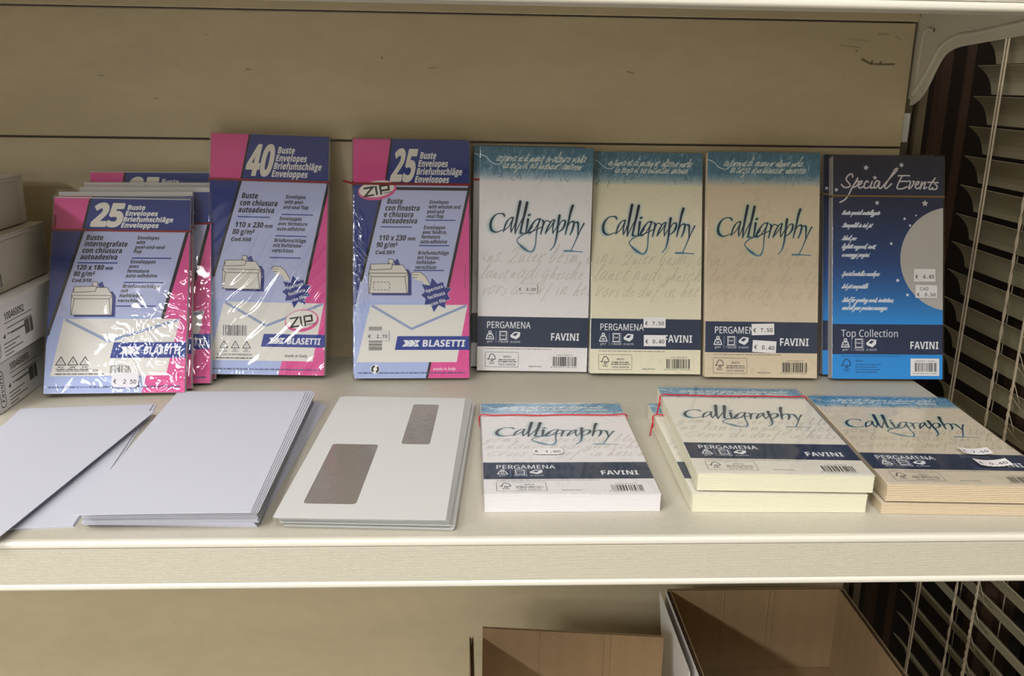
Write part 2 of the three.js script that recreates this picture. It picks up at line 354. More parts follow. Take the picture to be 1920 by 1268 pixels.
// pressed fold lines standing a little proud of the inner liner
function creases(w, h, th, xs) { for (const x of xs) mesh('fold_crease', new THREE.CylinderGeometry(0.0011, 0.0011, h - 0.002, 8).translate(x, -h / 2, th / 2 - 0.0005), M.kraft, w); }
{
  const t = thing('cardboard_box', 'open brown cardboard box with white outer side, under the shelf by the blind', 'box');
  const x0 = 0.1985, x1 = 0.391, z0 = 0.054, z1 = 0.36, yT = -0.25, h = 0.17, th = 0.0058;
  t.position.set(x0, yT - h, z0); const y = h;
  let w = boardWall(t, x1 - x0, h, th * 0.7, M.kraft, M.kraft); w.position.set(0, y, 0); creases(w, h, th * 0.7, [0.062, 0.112, 0.118]);                       // back
  w = boardWall(t, z1 - z0, h, th, M.boxWhite, M.kraft); w.rotation.y = Math.PI / 2; w.position.set(0, y, z1 - z0 + 0.001); // left: outside faces -x
  w = boardWall(t, z1 - z0, h, th, M.kraft, M.kraft); w.rotation.y = -Math.PI / 2; w.position.set(x1 - x0, y, 0.001);       // right
  w = boardWall(t, x1 - x0, h, th, M.kraft, M.kraft); w.rotation.y = Math.PI; w.position.set(x1 - x0, y, z1 - z0);
  mesh('bottom', metreUV(span(0.003, x1 - x0 - 0.003, 0.068, 0.071, 0.003, z1 - z0 - 0.003)), M.kraft, t);
  mesh('bottom', metreUV(span(0.0, x1 - x0, 0.0, 0.003, 0.0, z1 - z0)), M.kraft, t);
  // white paper flap leaning off the outside and a strip of yellow tape
  const fl = mesh('side_flap', metreUV(bx(0.0008, 0.06, 0.14, 0, -0.03, 0.07)), M.boxWhite, t); fl.position.set(-0.010, y + 0.001, 0.004); fl.rotation.z = 0.10;
  mesh('tape_strip', bx(0.0006, 0.012, 0.26, -0.0034, y - 0.026, 0.15), M.tape, t);
}
{
  const t = thing('cardboard_box', 'open brown cardboard box with standing flaps, under the shelf', 'box');
  t.position.set(-0.0105, -0.42, 0.118);
  const h = 0.17, L = 0.182, D = 0.235, th = 0.0045;
  let w = boardWall(t, L, h, th * 0.7, M.kraft, M.kraft); w.position.set(0.0057, h, 0.0025); w.rotation.y = -0.108; creases(w, h, th * 0.7, [0.057, 0.122, 0.129]);
  w = boardWall(t, D - 0.012, h - 0.004, th, M.kraft, M.kraft); w.rotation.y = Math.PI / 2 + 0.012; w.position.set(-0.003, h - 0.004, D);
  w = boardWall(t, D - 0.03, h - 0.05, th, M.kraft, M.kraft); w.rotation.y = -Math.PI / 2; w.position.set(L + 0.011, h - 0.05, 0.026);
  mesh('bottom', metreUV(span(0.002, L, 0.002, 0.005, 0.008, D)), M.kraft, t);
}

// ------------------------------------------------------------------ printing: pen strokes and lettering
// broad pen: points [x, y, width]
function penStroke(g, pts, sx, sy, ox, oy, wk = 1) {
  const P = pts.map(p => [p[0] * sx + ox, p[1] * sy + oy, (p[2] ?? 20) * sx * wk]);
  const at = (i) => P[Math.max(0, Math.min(P.length - 1, i))];
  const cr = (a, b, c, d, t) => 0.5 * (2 * b + (c - a) * t + (2 * a - 5 * b + 4 * c - d) * t * t + (3 * b - a - 3 * c + d) * t * t * t);
  let prev = null;
  for (let i = 0; i < P.length - 1; i++) for (let k = 0; k <= 10; k++) {
    const t = k / 10, q = [0, 1, 2].map(j => cr(at(i - 1)[j], at(i)[j], at(i + 1)[j], at(i + 2)[j], t));
    if (prev) { g.lineWidth = Math.max(0.8, (prev[2] + q[2]) / 2); g.beginPath(); g.moveTo(prev[0], prev[1]); g.lineTo(q[0], q[1]); g.stroke(); }
    prev = q;
  }
}
const CALLI = [
  [[400, 400, 18], [385, 362, 26], [320, 350, 12], [250, 375, 18], [190, 450, 34], [165, 540, 42], [180, 620, 46], [230, 660, 28], [290, 660, 14], [365, 625, 8]],
  [[545, 415, 26], [490, 430, 14], [430, 510, 26], [385, 650, 22]], [[390, 640, 8], [470, 570, 8], [540, 440, 10]],
  [[545, 425, 24], [515, 560, 24], [518, 660, 20]], [[520, 650, 8], [560, 570, 8], [610, 430, 8]],
  [[662, 145, 44], [640, 260, 44], [610, 430, 38], [590, 560, 30], [585, 685, 20]], [[588, 670, 8], [650, 540, 8], [730, 380, 10]],
  [[778, 160, 46], [750, 300, 44], [710, 480, 36], [682, 620, 32], [678, 672, 32], [735, 670, 10]],
  [[808, 372, 30], [830, 360, 30]], [[800, 440, 42], [785, 560, 32], [766, 675, 24]], [[766, 670, 8], [830, 620, 8], [880, 560, 8]],
  [[1010, 430, 26], [940, 442, 16], [870, 530, 30], [815, 640, 36], [835, 668, 22], [900, 620, 8], [990, 480, 10]],
  [[1000, 440, 26], [965, 560, 24], [945, 700, 18], [935, 860, 18], [900, 960, 24], [840, 985, 18], [740, 930, 40], [660, 860, 20], [620, 800, 10], [660, 740, 12], [740, 690, 16], [880, 640, 10], [1040, 560, 8]],
  [[1040, 450, 20], [1065, 480, 32], [1040, 600, 26], [1020, 685, 18]], [[1045, 560, 8], [1110, 455, 12], [1180, 480, 18], [1195, 470, 8]],
  [[1250, 440, 24], [1200, 460, 14], [1140, 560, 28], [1100, 670, 22]], [[1105, 660, 8], [1180, 570, 8], [1245, 455, 12]],
  [[1250, 445, 24], [1225, 560, 22], [1225, 670, 18]], [[1228, 660, 8], [1265, 600, 8], [1310, 520, 8]],
  [[1332, 365, 42], [1315, 480, 38], [1300, 640, 32], [1280, 780, 26], [1250, 880, 18], [1190, 955, 7]],
  [[1310, 560, 8], [1370, 460, 12], [1428, 450, 26], [1425, 520, 34], [1380, 600, 22], [1310, 650, 10]],
  [[1552, 195, 44], [1520, 300, 38], [1490, 450, 32], [1460, 580, 28], [1440, 680, 18]], [[1462, 570, 8], [1520, 475, 14], [1580, 472, 32], [1560, 590, 28], [1520, 685, 16]],
  [[1600, 475, 14], [1648, 480, 32], [1655, 560, 28], [1650, 690, 16]], [[1752, 490, 24], [1700, 590, 18], [1640, 730, 18], [1590, 850, 14], [1545, 950, 14]],
  [[1425, 960, 24], [1540, 960, 24], [1640, 965, 8], [1740, 970, 5]],
];
const SPECIAL = [
  [[345, 330], [340, 290], [300, 285], [250, 330], [240, 380], [290, 440], [300, 480], [250, 507], [190, 492], [158, 455]],
  [[430, 345], [400, 400], [330, 520], [270, 640], [210, 710], [135, 750]], [[345, 490], [385, 430], [430, 395], [445, 425], [400, 485], [340, 505]],
  [[440, 470], [490, 435], [500, 395], [465, 410], [440, 470], [455, 510], [500, 500], [540, 470]],
  [[605, 415], [580, 393], [545, 440], [540, 500], [580, 512], [640, 480]], [[672, 400], [645, 470], [652, 510], [700, 495]],
  [[792, 405], [750, 390], [710, 440], [705, 500], [740, 500], [795, 415], [780, 480], [802, 517], [850, 480]],
  [[850, 480], [960, 350], [1060, 240], [1092, 185], [1055, 195], [990, 300], [905, 430], [880, 490], [910, 512], [995, 435]],
  [[1295, 300], [1200, 298], [1105, 302]], [[1175, 302], [1130, 380], [1085, 495], [1110, 517], [1180, 515], [1255, 480]], [[1132, 397], [1200, 393], [1265, 395]],
  [[1285, 385], [1310, 410], [1282, 512], [1335, 475], [1372, 400], [1350, 395]], [[1390, 462], [1440, 432], [1450, 397], [1410, 410], [1390, 470], [1412, 512], [1465, 490]],
  [[1500, 400], [1470, 517], [1495, 460], [1545, 405], [1560, 420], [1532, 510], [1585, 490]], [[1722, 335], [1650, 440], [1620, 505], [1645, 522], [1685, 495]], [[1600, 408], [1650, 403], [1705, 405]],
  [[1772, 412], [1735, 408], [1722, 432], [1757, 470], [1740, 515], [1690, 522], [1668, 505]],
];
// small single-stroke cursive hand: x right, y up, x-height 1
const HAND = {
  a: [0.85, [[[.75, .85], [.4, 1], [.05, .45], [.25, 0], [.6, .35], [.78, .95], [.7, .2], [.9, .1]]]], b: [0.7, [[[0, .4], [.4, 1.7], [.25, 2], [.15, .2], [.4, 0], [.6, .5], [.35, .8]]]],
  c: [0.65, [[[.6, .8], [.4, 1], [.05, .5], [.2, 0], [.65, .25]]]], d: [0.85, [[[.65, .8], [.35, .95], [.05, .4], [.25, 0], [.6, .5], [.9, 2], [.7, .2], [.9, .1]]]],
  e: [0.6, [[[.05, .45], [.45, .7], [.4, 1], [.1, .6], [.2, .05], [.6, .25]]]], f: [0.55, [[[.7, 1.9], [.5, 2], [.3, 1], [.1, -.8], [-.1, -.9]], [[.1, .9], [.6, .95]]]],
  g: [0.8, [[[.7, .85], [.4, 1], [.05, .5], [.3, .1], [.65, .6], [.6, -.5], [.2, -1], [-.05, -.7], [.7, .1]]]], h: [0.8, [[[0, .2], [.4, 1.8], [.3, 2], [.1, 0], [.4, .9], [.6, .8], [.55, .1], [.8, .15]]]],
  i: [0.4, [[[.15, .9], [.1, .2], [.4, .15]], [[.25, 1.4], [.28, 1.45]]]], j: [0.45, [[[.3, .9], [.1, -.7], [-.2, -.8]], [[.35, 1.4], [.38, 1.45]]]],
  k: [0.7, [[[.3, 2], [.1, 0], [.3, .6], [.6, .9], [.3, .55], [.7, .05]]]], l: [0.4, [[[0, .3], [.45, 1.8], [.3, 2], [.1, .3], [.3, 0], [.45, .2]]]],
  m: [1.2, [[[.05, .9], [.05, 0], [.3, .9], [.45, .8], [.42, .05], [.7, .9], [.88, .8], [.85, .1], [1.15, .2]]]], n: [0.85, [[[.05, .9], [.05, 0], [.35, .9], [.55, .8], [.5, .1], [.8, .2]]]],
  o: [0.7, [[[.4, 1], [.05, .5], [.25, 0], [.6, .5], [.4, 1], [.75, .9]]]], p: [0.75, [[[.3, 1.1], [0, -1]], [[.1, .5], [.45, .95], [.6, .5], [.2, .05]]]],
  q: [0.7, [[[.6, .9], [.2, .9], [.1, .2], [.5, .4], [.6, .9], [.4, -1]]]], r: [0.6, [[[.1, .95], [.05, 0], [.25, .7], [.55, .95], [.6, .8]]]],
  s: [0.55, [[[.5, .95], [.2, .9], [.2, .6], [.45, .35], [.3, 0], [0, .1]]]], t: [0.5, [[[.35, 1.6], [.1, .3], [.25, 0], [.5, .2]], [[.0, 1], [.55, 1.05]]]],
  u: [0.85, [[[.1, .95], [.1, .2], [.3, 0], [.6, .9], [.6, .15], [.85, .15]]]], v: [0.65, [[[.05, .95], [.2, 0], [.55, .95], [.7, .9]]]],
  w: [1.0, [[[.05, .95], [.15, .05], [.45, .8], [.5, .05], [.85, .95]]]], y: [0.75, [[[.1, .95], [.2, .2], [.5, .3], [.65, .95], [.3, -.9], [-.05, -.8]]]], z: [0.7, [[[.05, .9], [.6, .9], [.05, .05], [.4, .1], [.5, -.6], [.1, -.9], [.65, .1]]]],
  B: [1.0, [[[.3, 1.7], [.1, 0]], [[.05, 1.5], [.7, 1.7], [.4, .95], [.8, .4], [.2, 0]]]], S: [0.9, [[[.8, 1.6], [.45, 1.8], [.35, 1.2], [.7, .6], [.4, 0], [0, .3]]]],
  I: [0.6, [[[.5, 1.8], [.3, .1], [0, .2]], [[.2, 1.6], [.6, 1.8]]]], Z: [1.5, [[[.1, 1.3], [.6, 2.1], [1.1, 1.6], [.9, .7], [.3, -.2], [.6, .3], [.9, -.1], [1.4, .1]]]], C: [1.1, [[[1.0, 1.3], [.5, 1.2], [.0, .6], [.4, 0], [1.1, .2]]]],
  '.': [0.3, [[[.1, 0], [.13, .03]]]], ',': [0.3, [[[.12, .1], [.0, -.3]]]], ':': [0.3, [[[.1, .1], [.13, .13]], [[.15, .8], [.18, .83]]]], '-': [0.5, [[[.05, .5], [.4, .5]]]],
};
function hand(g, text, x, y, xh, w, slant = 0.3, gap = 0.08, wild = 0) {
  let cx = x; const x1 = xh; g.lineCap = g.lineJoin = 'round';
  for (const ch of text) {
    if (ch === ' ') { cx += 0.55 * xh; continue; }
    const L = HAND[ch]; if (!L) continue;
    xh = x1 * (1 + wild * (rnd() - 0.35)); const yb = y + wild * x1 * 0.35 * (rnd() - 0.5);
    for (const s of L[1]) penStroke(g, s.map(p => [cx + (p[0] + p[1] * slant) * xh, yb - p[1] * xh * (1 + wild * 0.3), w * (wild ? 0.6 + 0.8 * Math.abs(Math.sin(p[0] * 5 + p[1] * 3)) : 1)]), 1, 1, 0, 0);
    cx += (L[0] + gap) * xh;
  }
  return cx;
}
// type: size is cap height in design units; skew leans it, sx narrows it
function type(g, text, x, y, cap, o = {}) {
  g.save(); g.translate(x, y); g.transform(o.sx ?? 1, 0, -(o.skew ?? 0), 1, 0, 0);
  if (o.rot) g.rotate(o.rot);
  g.font = `${o.w ?? 'bold'} ${(cap / 0.714) * 10}px ${o.f ?? 'sans-serif'}`; g.scale(0.1, 0.1);
  g.textAlign = o.align ?? 'left'; g.fillStyle = o.color ?? '#16161c';
  let k = 1; const m = g.measureText(text).width / 10 * (o.sx ?? 1);
  if (o.fit) g.scale(o.fit / m, 1);
  if (o.stroke) { g.lineWidth = o.stroke * 10; g.lineJoin = 'round'; g.strokeStyle = o.color ?? '#16161c'; g.strokeText(text, 0, 0); }
  g.fillText(text, 0, 0); g.restore();
}
const poly = (g, pts, fill) => { g.fillStyle = fill; g.beginPath(); pts.forEach((p, i) => (i ? g.lineTo(...p) : g.moveTo(...p))); g.closePath(); g.fill(); };
const line = (g, pts, w, col) => { g.strokeStyle = col; g.lineWidth = w; g.lineCap = 'butt'; g.lineJoin = 'miter'; g.beginPath(); pts.forEach((p, i) => (i ? g.lineTo(...p) : g.moveTo(...p))); g.stroke(); };
function barcode(g, x, y, w, h, col = '#222', vertical = false) {
  const n = 59; g.fillStyle = col; let p = 0;
  while (p < n) { const a = 1 + Math.floor(rnd() * 3); const b = 1 + Math.floor(rnd() * 2.4); if (vertical) g.fillRect(x, y + p / n * h, w, Math.min(a, n - p) / n * h); else g.fillRect(x + p / n * w, y, Math.min(a, n - p) / n * w, h); p += a + b; }
}
function smallText(g, x, y, w, h, col) { // illegible fine print: little word blocks
  g.fillStyle = col; let p = x; while (p < x + w) { const l = Math.min(x + w - p, 1.2 + rnd() * 3.5); g.globalAlpha = 0.55 + 0.3 * rnd(); g.fillRect(p, y - h, l, h); p += l + 0.55; } g.globalAlpha = 1;
}
function recycle(g, x, y, s) {
  g.strokeStyle = '#3b3b46'; g.lineWidth = s * 0.11; g.lineJoin = 'round'; g.beginPath(); g.moveTo(x, y - s * 0.55); g.lineTo(x + s * 0.55, y + s * 0.4); g.lineTo(x - s * 0.55, y + s * 0.4); g.closePath(); g.stroke();
  type(g, '5', x, y + s * 0.22, s * 0.32, { align: 'center', color: '#3b3b46', w: 'normal' });
  smallText(g, x - s * 0.3, y + s * 0.72, s * 0.6, s * 0.12, '#3b3b46'); smallText(g, x - s * 0.5, y + s * 0.95, s, s * 0.1, '#3b3b46');
}
function zip(g, cx, cy, rx, ry) {
  g.save(); g.translate(cx, cy); g.rotate(-0.17);
  g.fillStyle = '#e7579a'; g.beginPath(); g.ellipse(0, 0.6, rx, ry, 0, 0, 7); g.fill();
  g.fillStyle = '#f2efe8'; g.beginPath(); g.ellipse(-0.3, -0.4, rx * 0.92, ry * 0.82, 0, 0, 7); g.fill();
  line(g, [[-rx * 0.68, -ry * 0.28], [-rx * 0.2, -ry * 0.28], [-rx * 0.68, ry * 0.5], [-rx * 0.2, ry * 0.5]], rx * 0.09, '#111');
  line(g, [[-rx * 0.05, -ry * 0.32], [-rx * 0.05, ry * 0.55]], rx * 0.1, '#111');
  line(g, [[rx * 0.17, ry * 0.6], [rx * 0.17, -ry * 0.28], [rx * 0.6, -ry * 0.28], [rx * 0.6, ry * 0.2], [rx * 0.17, ry * 0.2]], rx * 0.1, '#111');
  type(g, 'system', rx * 0.28, ry * 0.56, ry * 0.2, { color: '#222', sx: 0.9 });
  g.restore();
}
function envelopeIcon(g, x, y, w, h, win) {
  const P = (a, b) => [x + a * w, y + b * h];
  poly(g, [P(.08, .42), P(.98, .30), P(1.06, .45), P(1.06, 1.06), P(.08, 1.06)], '#2c3b8c');
  poly(g, [P(.62, .08), P(.72, .0), P(.78, .18), P(.68, .26)], '#2c3b8c');
  const ol = (pts, f = '#e9e4dc') => { poly(g, pts, f); line(g, [...pts, pts[0]], w * 0.014, '#34343a'); };
  ol([P(.05, .18), P(.84, .18), P(.98, .42), P(.98, 1), P(.0, 1), P(.0, .42)]);
  ol([P(.05, .16), P(.6, .14), P(.56, .3), P(.05, .33)]); ol([P(.5, .0), P(.62, .03), P(.6, .17), P(.48, .12)]);
  line(g, [P(0, .42), P(.98, .42)], w * 0.014, '#34343a'); line(g, [P(.07, .52), P(.9, .52)], w * 0.014, '#34343a');
  line(g, [P(0, .44), P(.07, .52), P(.02, 1)], w * 0.014, '#34343a'); line(g, [P(.98, .44), P(.9, .52), P(.95, 1)], w * 0.014, '#34343a');
  if (win) { g.setLineDash([w * 0.05, w * 0.035]); g.strokeStyle = '#444'; g.lineWidth = w * 0.014; g.strokeRect(...P(.12, .68), w * 0.4, h * 0.22); g.setLineDash([]); }
}
function burst(g, cx, cy, r, lines) {
  const pts = []; for (let i = 0; i < 18; i++) { const a = i / 18 * 6.2832 - 0.4, q = i % 2 ? 0.68 : 1 + 0.12 * Math.sin(i * 2.3); pts.push([cx + r * q * Math.cos(a), cy + r * 0.95 * q * Math.sin(a)]); }
  poly(g, pts, '#23358c'); line(g, [...pts, pts[0]], r * 0.04, '#cfd6f2'); poly(g, pts, '#23358c');
  g.save(); g.translate(cx, cy); g.rotate(-0.3); lines.forEach((t, i) => type(g, t, 0, (i - 0.65) * r * 0.42, r * 0.2, { align: 'center', color: '#f4f4f8', sx: 0.9 })); g.restore();
}
const COL = { pink: '#e855a0', blue: '#22398a', navy: '#18181f', lilac: '#bfc7ee', light: '#b3c3f0', env: '#edeae4' };
// one layout for the pink and blue packs; o holds the rows (units: pack width = 100)
function drawBlue(o) {
  const S = Math.min(10, 2040 / o.H), c = canvas(Math.round(100 * S), Math.round(o.H * S)), g = c.getContext('2d'); g.scale(S, S);
  const { H, strip, pt, pb, env0, env1 } = o;
  g.fillStyle = COL.lilac; g.fillRect(0, 0, 100, H);
  const L = v => o.l0 + (o.l1 - o.l0) * (v - strip) / (o.lv - strip), R = v => o.r0 + (o.r1 - o.r0) * (v - strip) / (o.rv - strip);
  poly(g, [[0, strip], [L(strip), strip], [L(o.lv), o.lv], [0, o.lv + 4]], COL.blue);
  g.fillStyle = COL.light; g.fillRect(0, env0 - 2, 100, H);
  poly(g, [[0, strip], [L(strip), strip], [L(o.lv + 6), o.lv + 6], [0, o.lv + 6]], COL.blue);
  poly(g, [[0, o.lv - 4], [L(o.lv - 4), o.lv - 4], [0, o.lv + 8 + L(o.lv) * 4]], COL.blue);
  line(g, [[L(strip) + 1, strip], [L(o.lv + 9) + 1, o.lv + 9]], 2.2, COL.navy);
  poly(g, [[101, strip + 6], [R(strip), strip], [R(env0), env0], [o.er1, H - 4], [101, H - 4]], COL.pink);
  line(g, [[R(strip), strip], [R(env0), env0]], 2.4, COL.navy);
  // header
  g.fillStyle = COL.blue; g.fillRect(0, 0, 100, strip);
  poly(g, [[0, 0], [pt, 0], [pb, strip], [0, strip]], COL.pink);
  line(g, [[pt + 0.7, 0], [pb + 0.7, strip]], 1.7, COL.navy);
  if (o.under) { g.fillStyle = COL.blue; g.fillRect(0, strip, L(strip), 3); g.fillStyle = COL.navy; g.fillRect(L(strip) - 1, strip + 1.8, 102, 2.6); }
  const [nx, nw, n0, n1] = o.num;
  type(g, o.count, nx, n1, n1 - n0, { skew: 0.2, sx: 0.62, fit: nw, color: '#efeadd', stroke: 1.7 });
  ['Buste', 'Envelopes', 'Briefumschläge', 'Enveloppes'].forEach((t, i) => type(g, t, o.wx - i * o.ws, o.w0 + i * o.wp, o.wc, { skew: 0.2, sx: 0.78, fit: o.ww * [0.36, 0.65, 1, 0.75][i], color: '#f3f1ec', stroke: 0.3 }));
  // text columns
  for (const [t, x, v, cap, fit] of o.left) type(g, t, x, v, cap, { skew: 0.2, fit, color: '#17171d', stroke: 0.18 });
  for (const [t, x, v, cap, fit] of o.right) type(g, t, x, v, cap, { skew: 0.2, fit, color: '#1b1b22', stroke: 0.12 });
  for (const [x, v, w] of o.rules) { g.fillStyle = '#2b4193'; g.fillRect(x, v - 0.45, w, 0.95); }
  envelopeIcon(g, ...o.icon);
  // printed envelope with its V flap
  poly(g, [[o.el0, env0], [o.er0, env0], [o.er1, env1], [o.el1, env1]], COL.env);
  line(g, [[o.el0 + 1, env0 + 0.5], [o.ax, o.av], [o.er0 - 1, env0 + 0.5]], 2.1, '#98a8cf');
  if (o.hand) { const [hx, hy, s] = o.hand; poly(g, [[hx, hy + 2 * s], [hx + 2 * s, hy], [hx + 7 * s, hy], [hx + 11 * s, hy + 3 * s], [hx + 15 * s, hy + 10 * s], [hx + 11 * s, hy + 11 * s], [hx + 9 * s, hy + 7 * s], [hx + 4 * s, hy + 6 * s]], '#ece6da'); line(g, [[hx, hy + 2 * s], [hx + 2 * s, hy], [hx + 7 * s, hy], [hx + 11 * s, hy + 3 * s], [hx + 15 * s, hy + 10 * s]], 0.5, '#333'); line(g, [[hx + 1 * s, hy + 2.4 * s], [hx + 6 * s, hy + 1.8 * s]], 0.4, '#333'); line(g, [[hx + 1.5 * s, hy + 4 * s], [hx + 5 * s, hy + 4 * s]], 0.4, '#333'); }
  if (o.burst) burst(g, ...o.burst, ['Apertura', 'facilitata', 'con filo']);
  if (o.zip) zip(g, ...o.zip);
  // maker's banner
  const [bx0, by0, by1] = o.banner, bh = by1 - by0;
  poly(g, [[bx0 + bh * 0.2, by0], [100, by0], [100, by1], [bx0, by1]], '#26409a');
  const m0 = bx0 + bh * 0.55, mt = by0 + bh * 0.28, mb = by0 + bh * 0.76, mh = mb - mt;
  for (let i = 0; i < 2; i++) poly(g, [[m0 + i * mh * 0.8 + mh * 0.15, mt], [m0 + (i + 1) * mh * 0.8, mt], [m0 + (i + 1) * mh * 0.8 + mh * 0.45, (mt + mb) / 2], [m0 + (i + 1) * mh * 0.8 - mh * 0.2, mb], [m0 + i * mh * 0.8 - mh * 0.1, mb], [m0 + i * mh * 0.8 + mh * 0.45, (mt + mb) / 2]], '#f3f4f8');
  poly(g, [[m0 + mh * 1.75, mt], [m0 + mh * 2.75, mt], [m0 + mh * 2.25, (mt + mb) / 2], [m0 + mh * 2.55, mb], [m0 + mh * 1.55, mb], [m0 + mh * 2.15, (mt + mb) / 2]], '#f3f4f8');
  type(g, 'BLASETTI', m0 + mh * 2.9, mb, mh, { skew: 0.14, fit: 96 - (m0 + mh * 2.9), color: '#f3f4f8', stroke: 0.25 });
  // bottom band
  g.fillStyle = COL.light; g.fillRect(0, env1, 100, H - env1);
  poly(g, [[o.pk, env1], [101, env1], [101, H], [o.pk - (H - env1) * 0.22, H]], COL.pink);
  if (o.pkLine) line(g, [[o.pk, env1], [o.pk - (H - env1) * 0.22, H]], 2, COL.navy);
  smallText(g, 3, H - 4, 94, 1.3, '#44507a');
  o.extra?.(g);
  return ctex(c);
}
const texZip = drawBlue({
  H: 207, strip: 39, pt: 32, pb: 26.5, l0: 25, l1: 7, lv: 114, r0: 100.5, r1: 78, rv: 143, env0: 143, env1: 193, under: true, count: '25', num: [30.5, 21, 8.5, 35.5],
  wx: 56.5, ws: 1.5, w0: 16, wp: 6.9, wc: 5.6, ww: 40, el0: 14, er0: 98.5, er1: 89, el1: 2, ax: 49.6, av: 164, pk: 66, pkLine: true,
  left: [['Buste', 28, 55.3, 4.6, 14], ['con finestra', 26.6, 61.2, 4.6, 30], ['e chiusura', 25.3, 66.8, 4.6, 26], ['autoadesiva', 24, 72.2, 4.6, 30.5], ['110 x 230', 21, 87, 4.5, 23.5], ['mm', 46, 87, 3.0, 7], ['90 g/m²', 19, 93, 4.3, 18], ['Cod.551', 18, 99, 3, 17]],
  right: [['Envelopes', 65, 55, 3.1, 17], ['with window and', 64.3, 59.2, 3.1, 28], ['peel-and', 63, 63.3, 3.1, 15], ['-seal flap', 62, 67.4, 3.1, 15.5], ['Enveloppes', 60, 77.2, 3.1, 19], ['avec fenêtre,', 59, 81.3, 3.1, 21.5], ['fermeture', 58, 85.4, 3.1, 16.5], ['auto-adhésive', 57, 89.5, 3.1, 23.5], ['Briefumschläge', 55, 99.4, 3.1, 27], ['mit Fenster,', 54.3, 103.5, 3.1, 20], ['Haftklebe-', 53.5, 107.6, 3.1, 17.5], ['verschluss', 52.6, 111.8, 3.1, 18.5]],
  rules: [[23, 75.4, 27], [61.5, 69.3, 26.5], [56, 91.4, 26.5], [51.5, 113, 26.5]], icon: [12.5, 103, 35, 30, true], hand: [49, 114.5, 1.15], burst: [71, 134, 14.5], zip: [20, 43, 16.8, 8.6], banner: [35, 170.3, 182.3],
  extra: (g) => { barcode(g, 12.5, 162, 11.5, 5, '#555', true); barcode(g, 12.5, 173.5, 11.5, 9, '#444', true); g.fillStyle = '#fff'; g.beginPath(); g.arc(18, 199, 4, 0, 7); g.fill(); g.strokeStyle = '#1b1b20'; g.lineWidth = 1.7; g.beginPath(); g.arc(18, 199, 2.6, 2.2, 4.6); g.stroke(); g.beginPath(); g.arc(18, 199, 2.6, 5.4, 7.6); g.stroke(); type(g, 'made in Italy', 68, 200, 2.3, { skew: 0.2, fit: 20, color: '#f6e6f0' }); type(g, 'Blasetti S.p.A. Via Salaria', 97, 128, 1.3, { color: '#7a3360', rot: -Math.PI / 2, w: 'normal' }); },
});
const texForty = drawBlue({
  H: 206, strip: 39.4, pt: 32, pb: 25.5, l0: 25, l1: 6, lv: 114, r0: 100.5, r1: 80, rv: 143, env0: 144, env1: 194, under: false, count: '40', num: [29, 22, 9, 35],
  wx: 56, ws: 1.6, w0: 15.5, wp: 6.8, wc: 5.5, ww: 41, el0: 14, er0: 98.5, er1: 90, el1: 3, ax: 50, av: 164, pk: 64,
  left: [['Buste', 26.5, 55, 4.6, 14], ['con chiusura', 25.2, 61.2, 4.6, 32], ['autoadesiva', 24, 67.2, 4.6, 30.5], ['110 x 230', 21.5, 80, 4.5, 24], ['mm', 46.5, 80, 3, 7], ['80 g/m²', 19.5, 86, 4.3, 18.5], ['Cod.550', 18.5, 92, 3, 17]],
  right: [['Envelopes', 64, 54.4, 3.1, 17], ['with peel-', 63, 58.8, 3.1, 16.5], ['and-seal flap', 62, 63.2, 3.1, 21.5], ['Enveloppes', 59, 73.2, 3.1, 19], ['avec fermeture', 58, 77.6, 3.1, 25], ['auto-adhésive', 57, 82, 3.1, 24], ['Briefumschläge', 55, 92, 3.1, 27], ['mit Haftklebe-', 54, 96.4, 3.1, 25], ['verschluss', 53, 100.8, 3.1, 18.5]],
  rules: [[24, 71, 27], [61, 68, 26.5], [56, 86.6, 26.5], [51.5, 105.4, 26.5]], icon: [12.5, 104, 33, 29, false], hand: [53, 113, 1.1], burst: [75, 134, 13.5], zip: [80, 158.5, 14.5, 9.5], banner: [46, 171, 182],
  extra: (g) => { barcode(g, 14, 164, 20, 9, '#55555e'); recycle(g, 15, 181, 6); recycle(g, 24.5, 181, 6); recycle(g, 34, 181, 6); type(g, 'RACCOLTA DIFFERENZIATA', 9.5, 190, 1.7, { fit: 29, color: '#3a3a44' }); smallText(g, 8.5, 192.6, 32, 1.1, '#3a3a44'); type(g, 'made in Italy', 66, 190.5, 2.2, { skew: 0.2, fit: 19, color: '#2a2a33' }); },
});
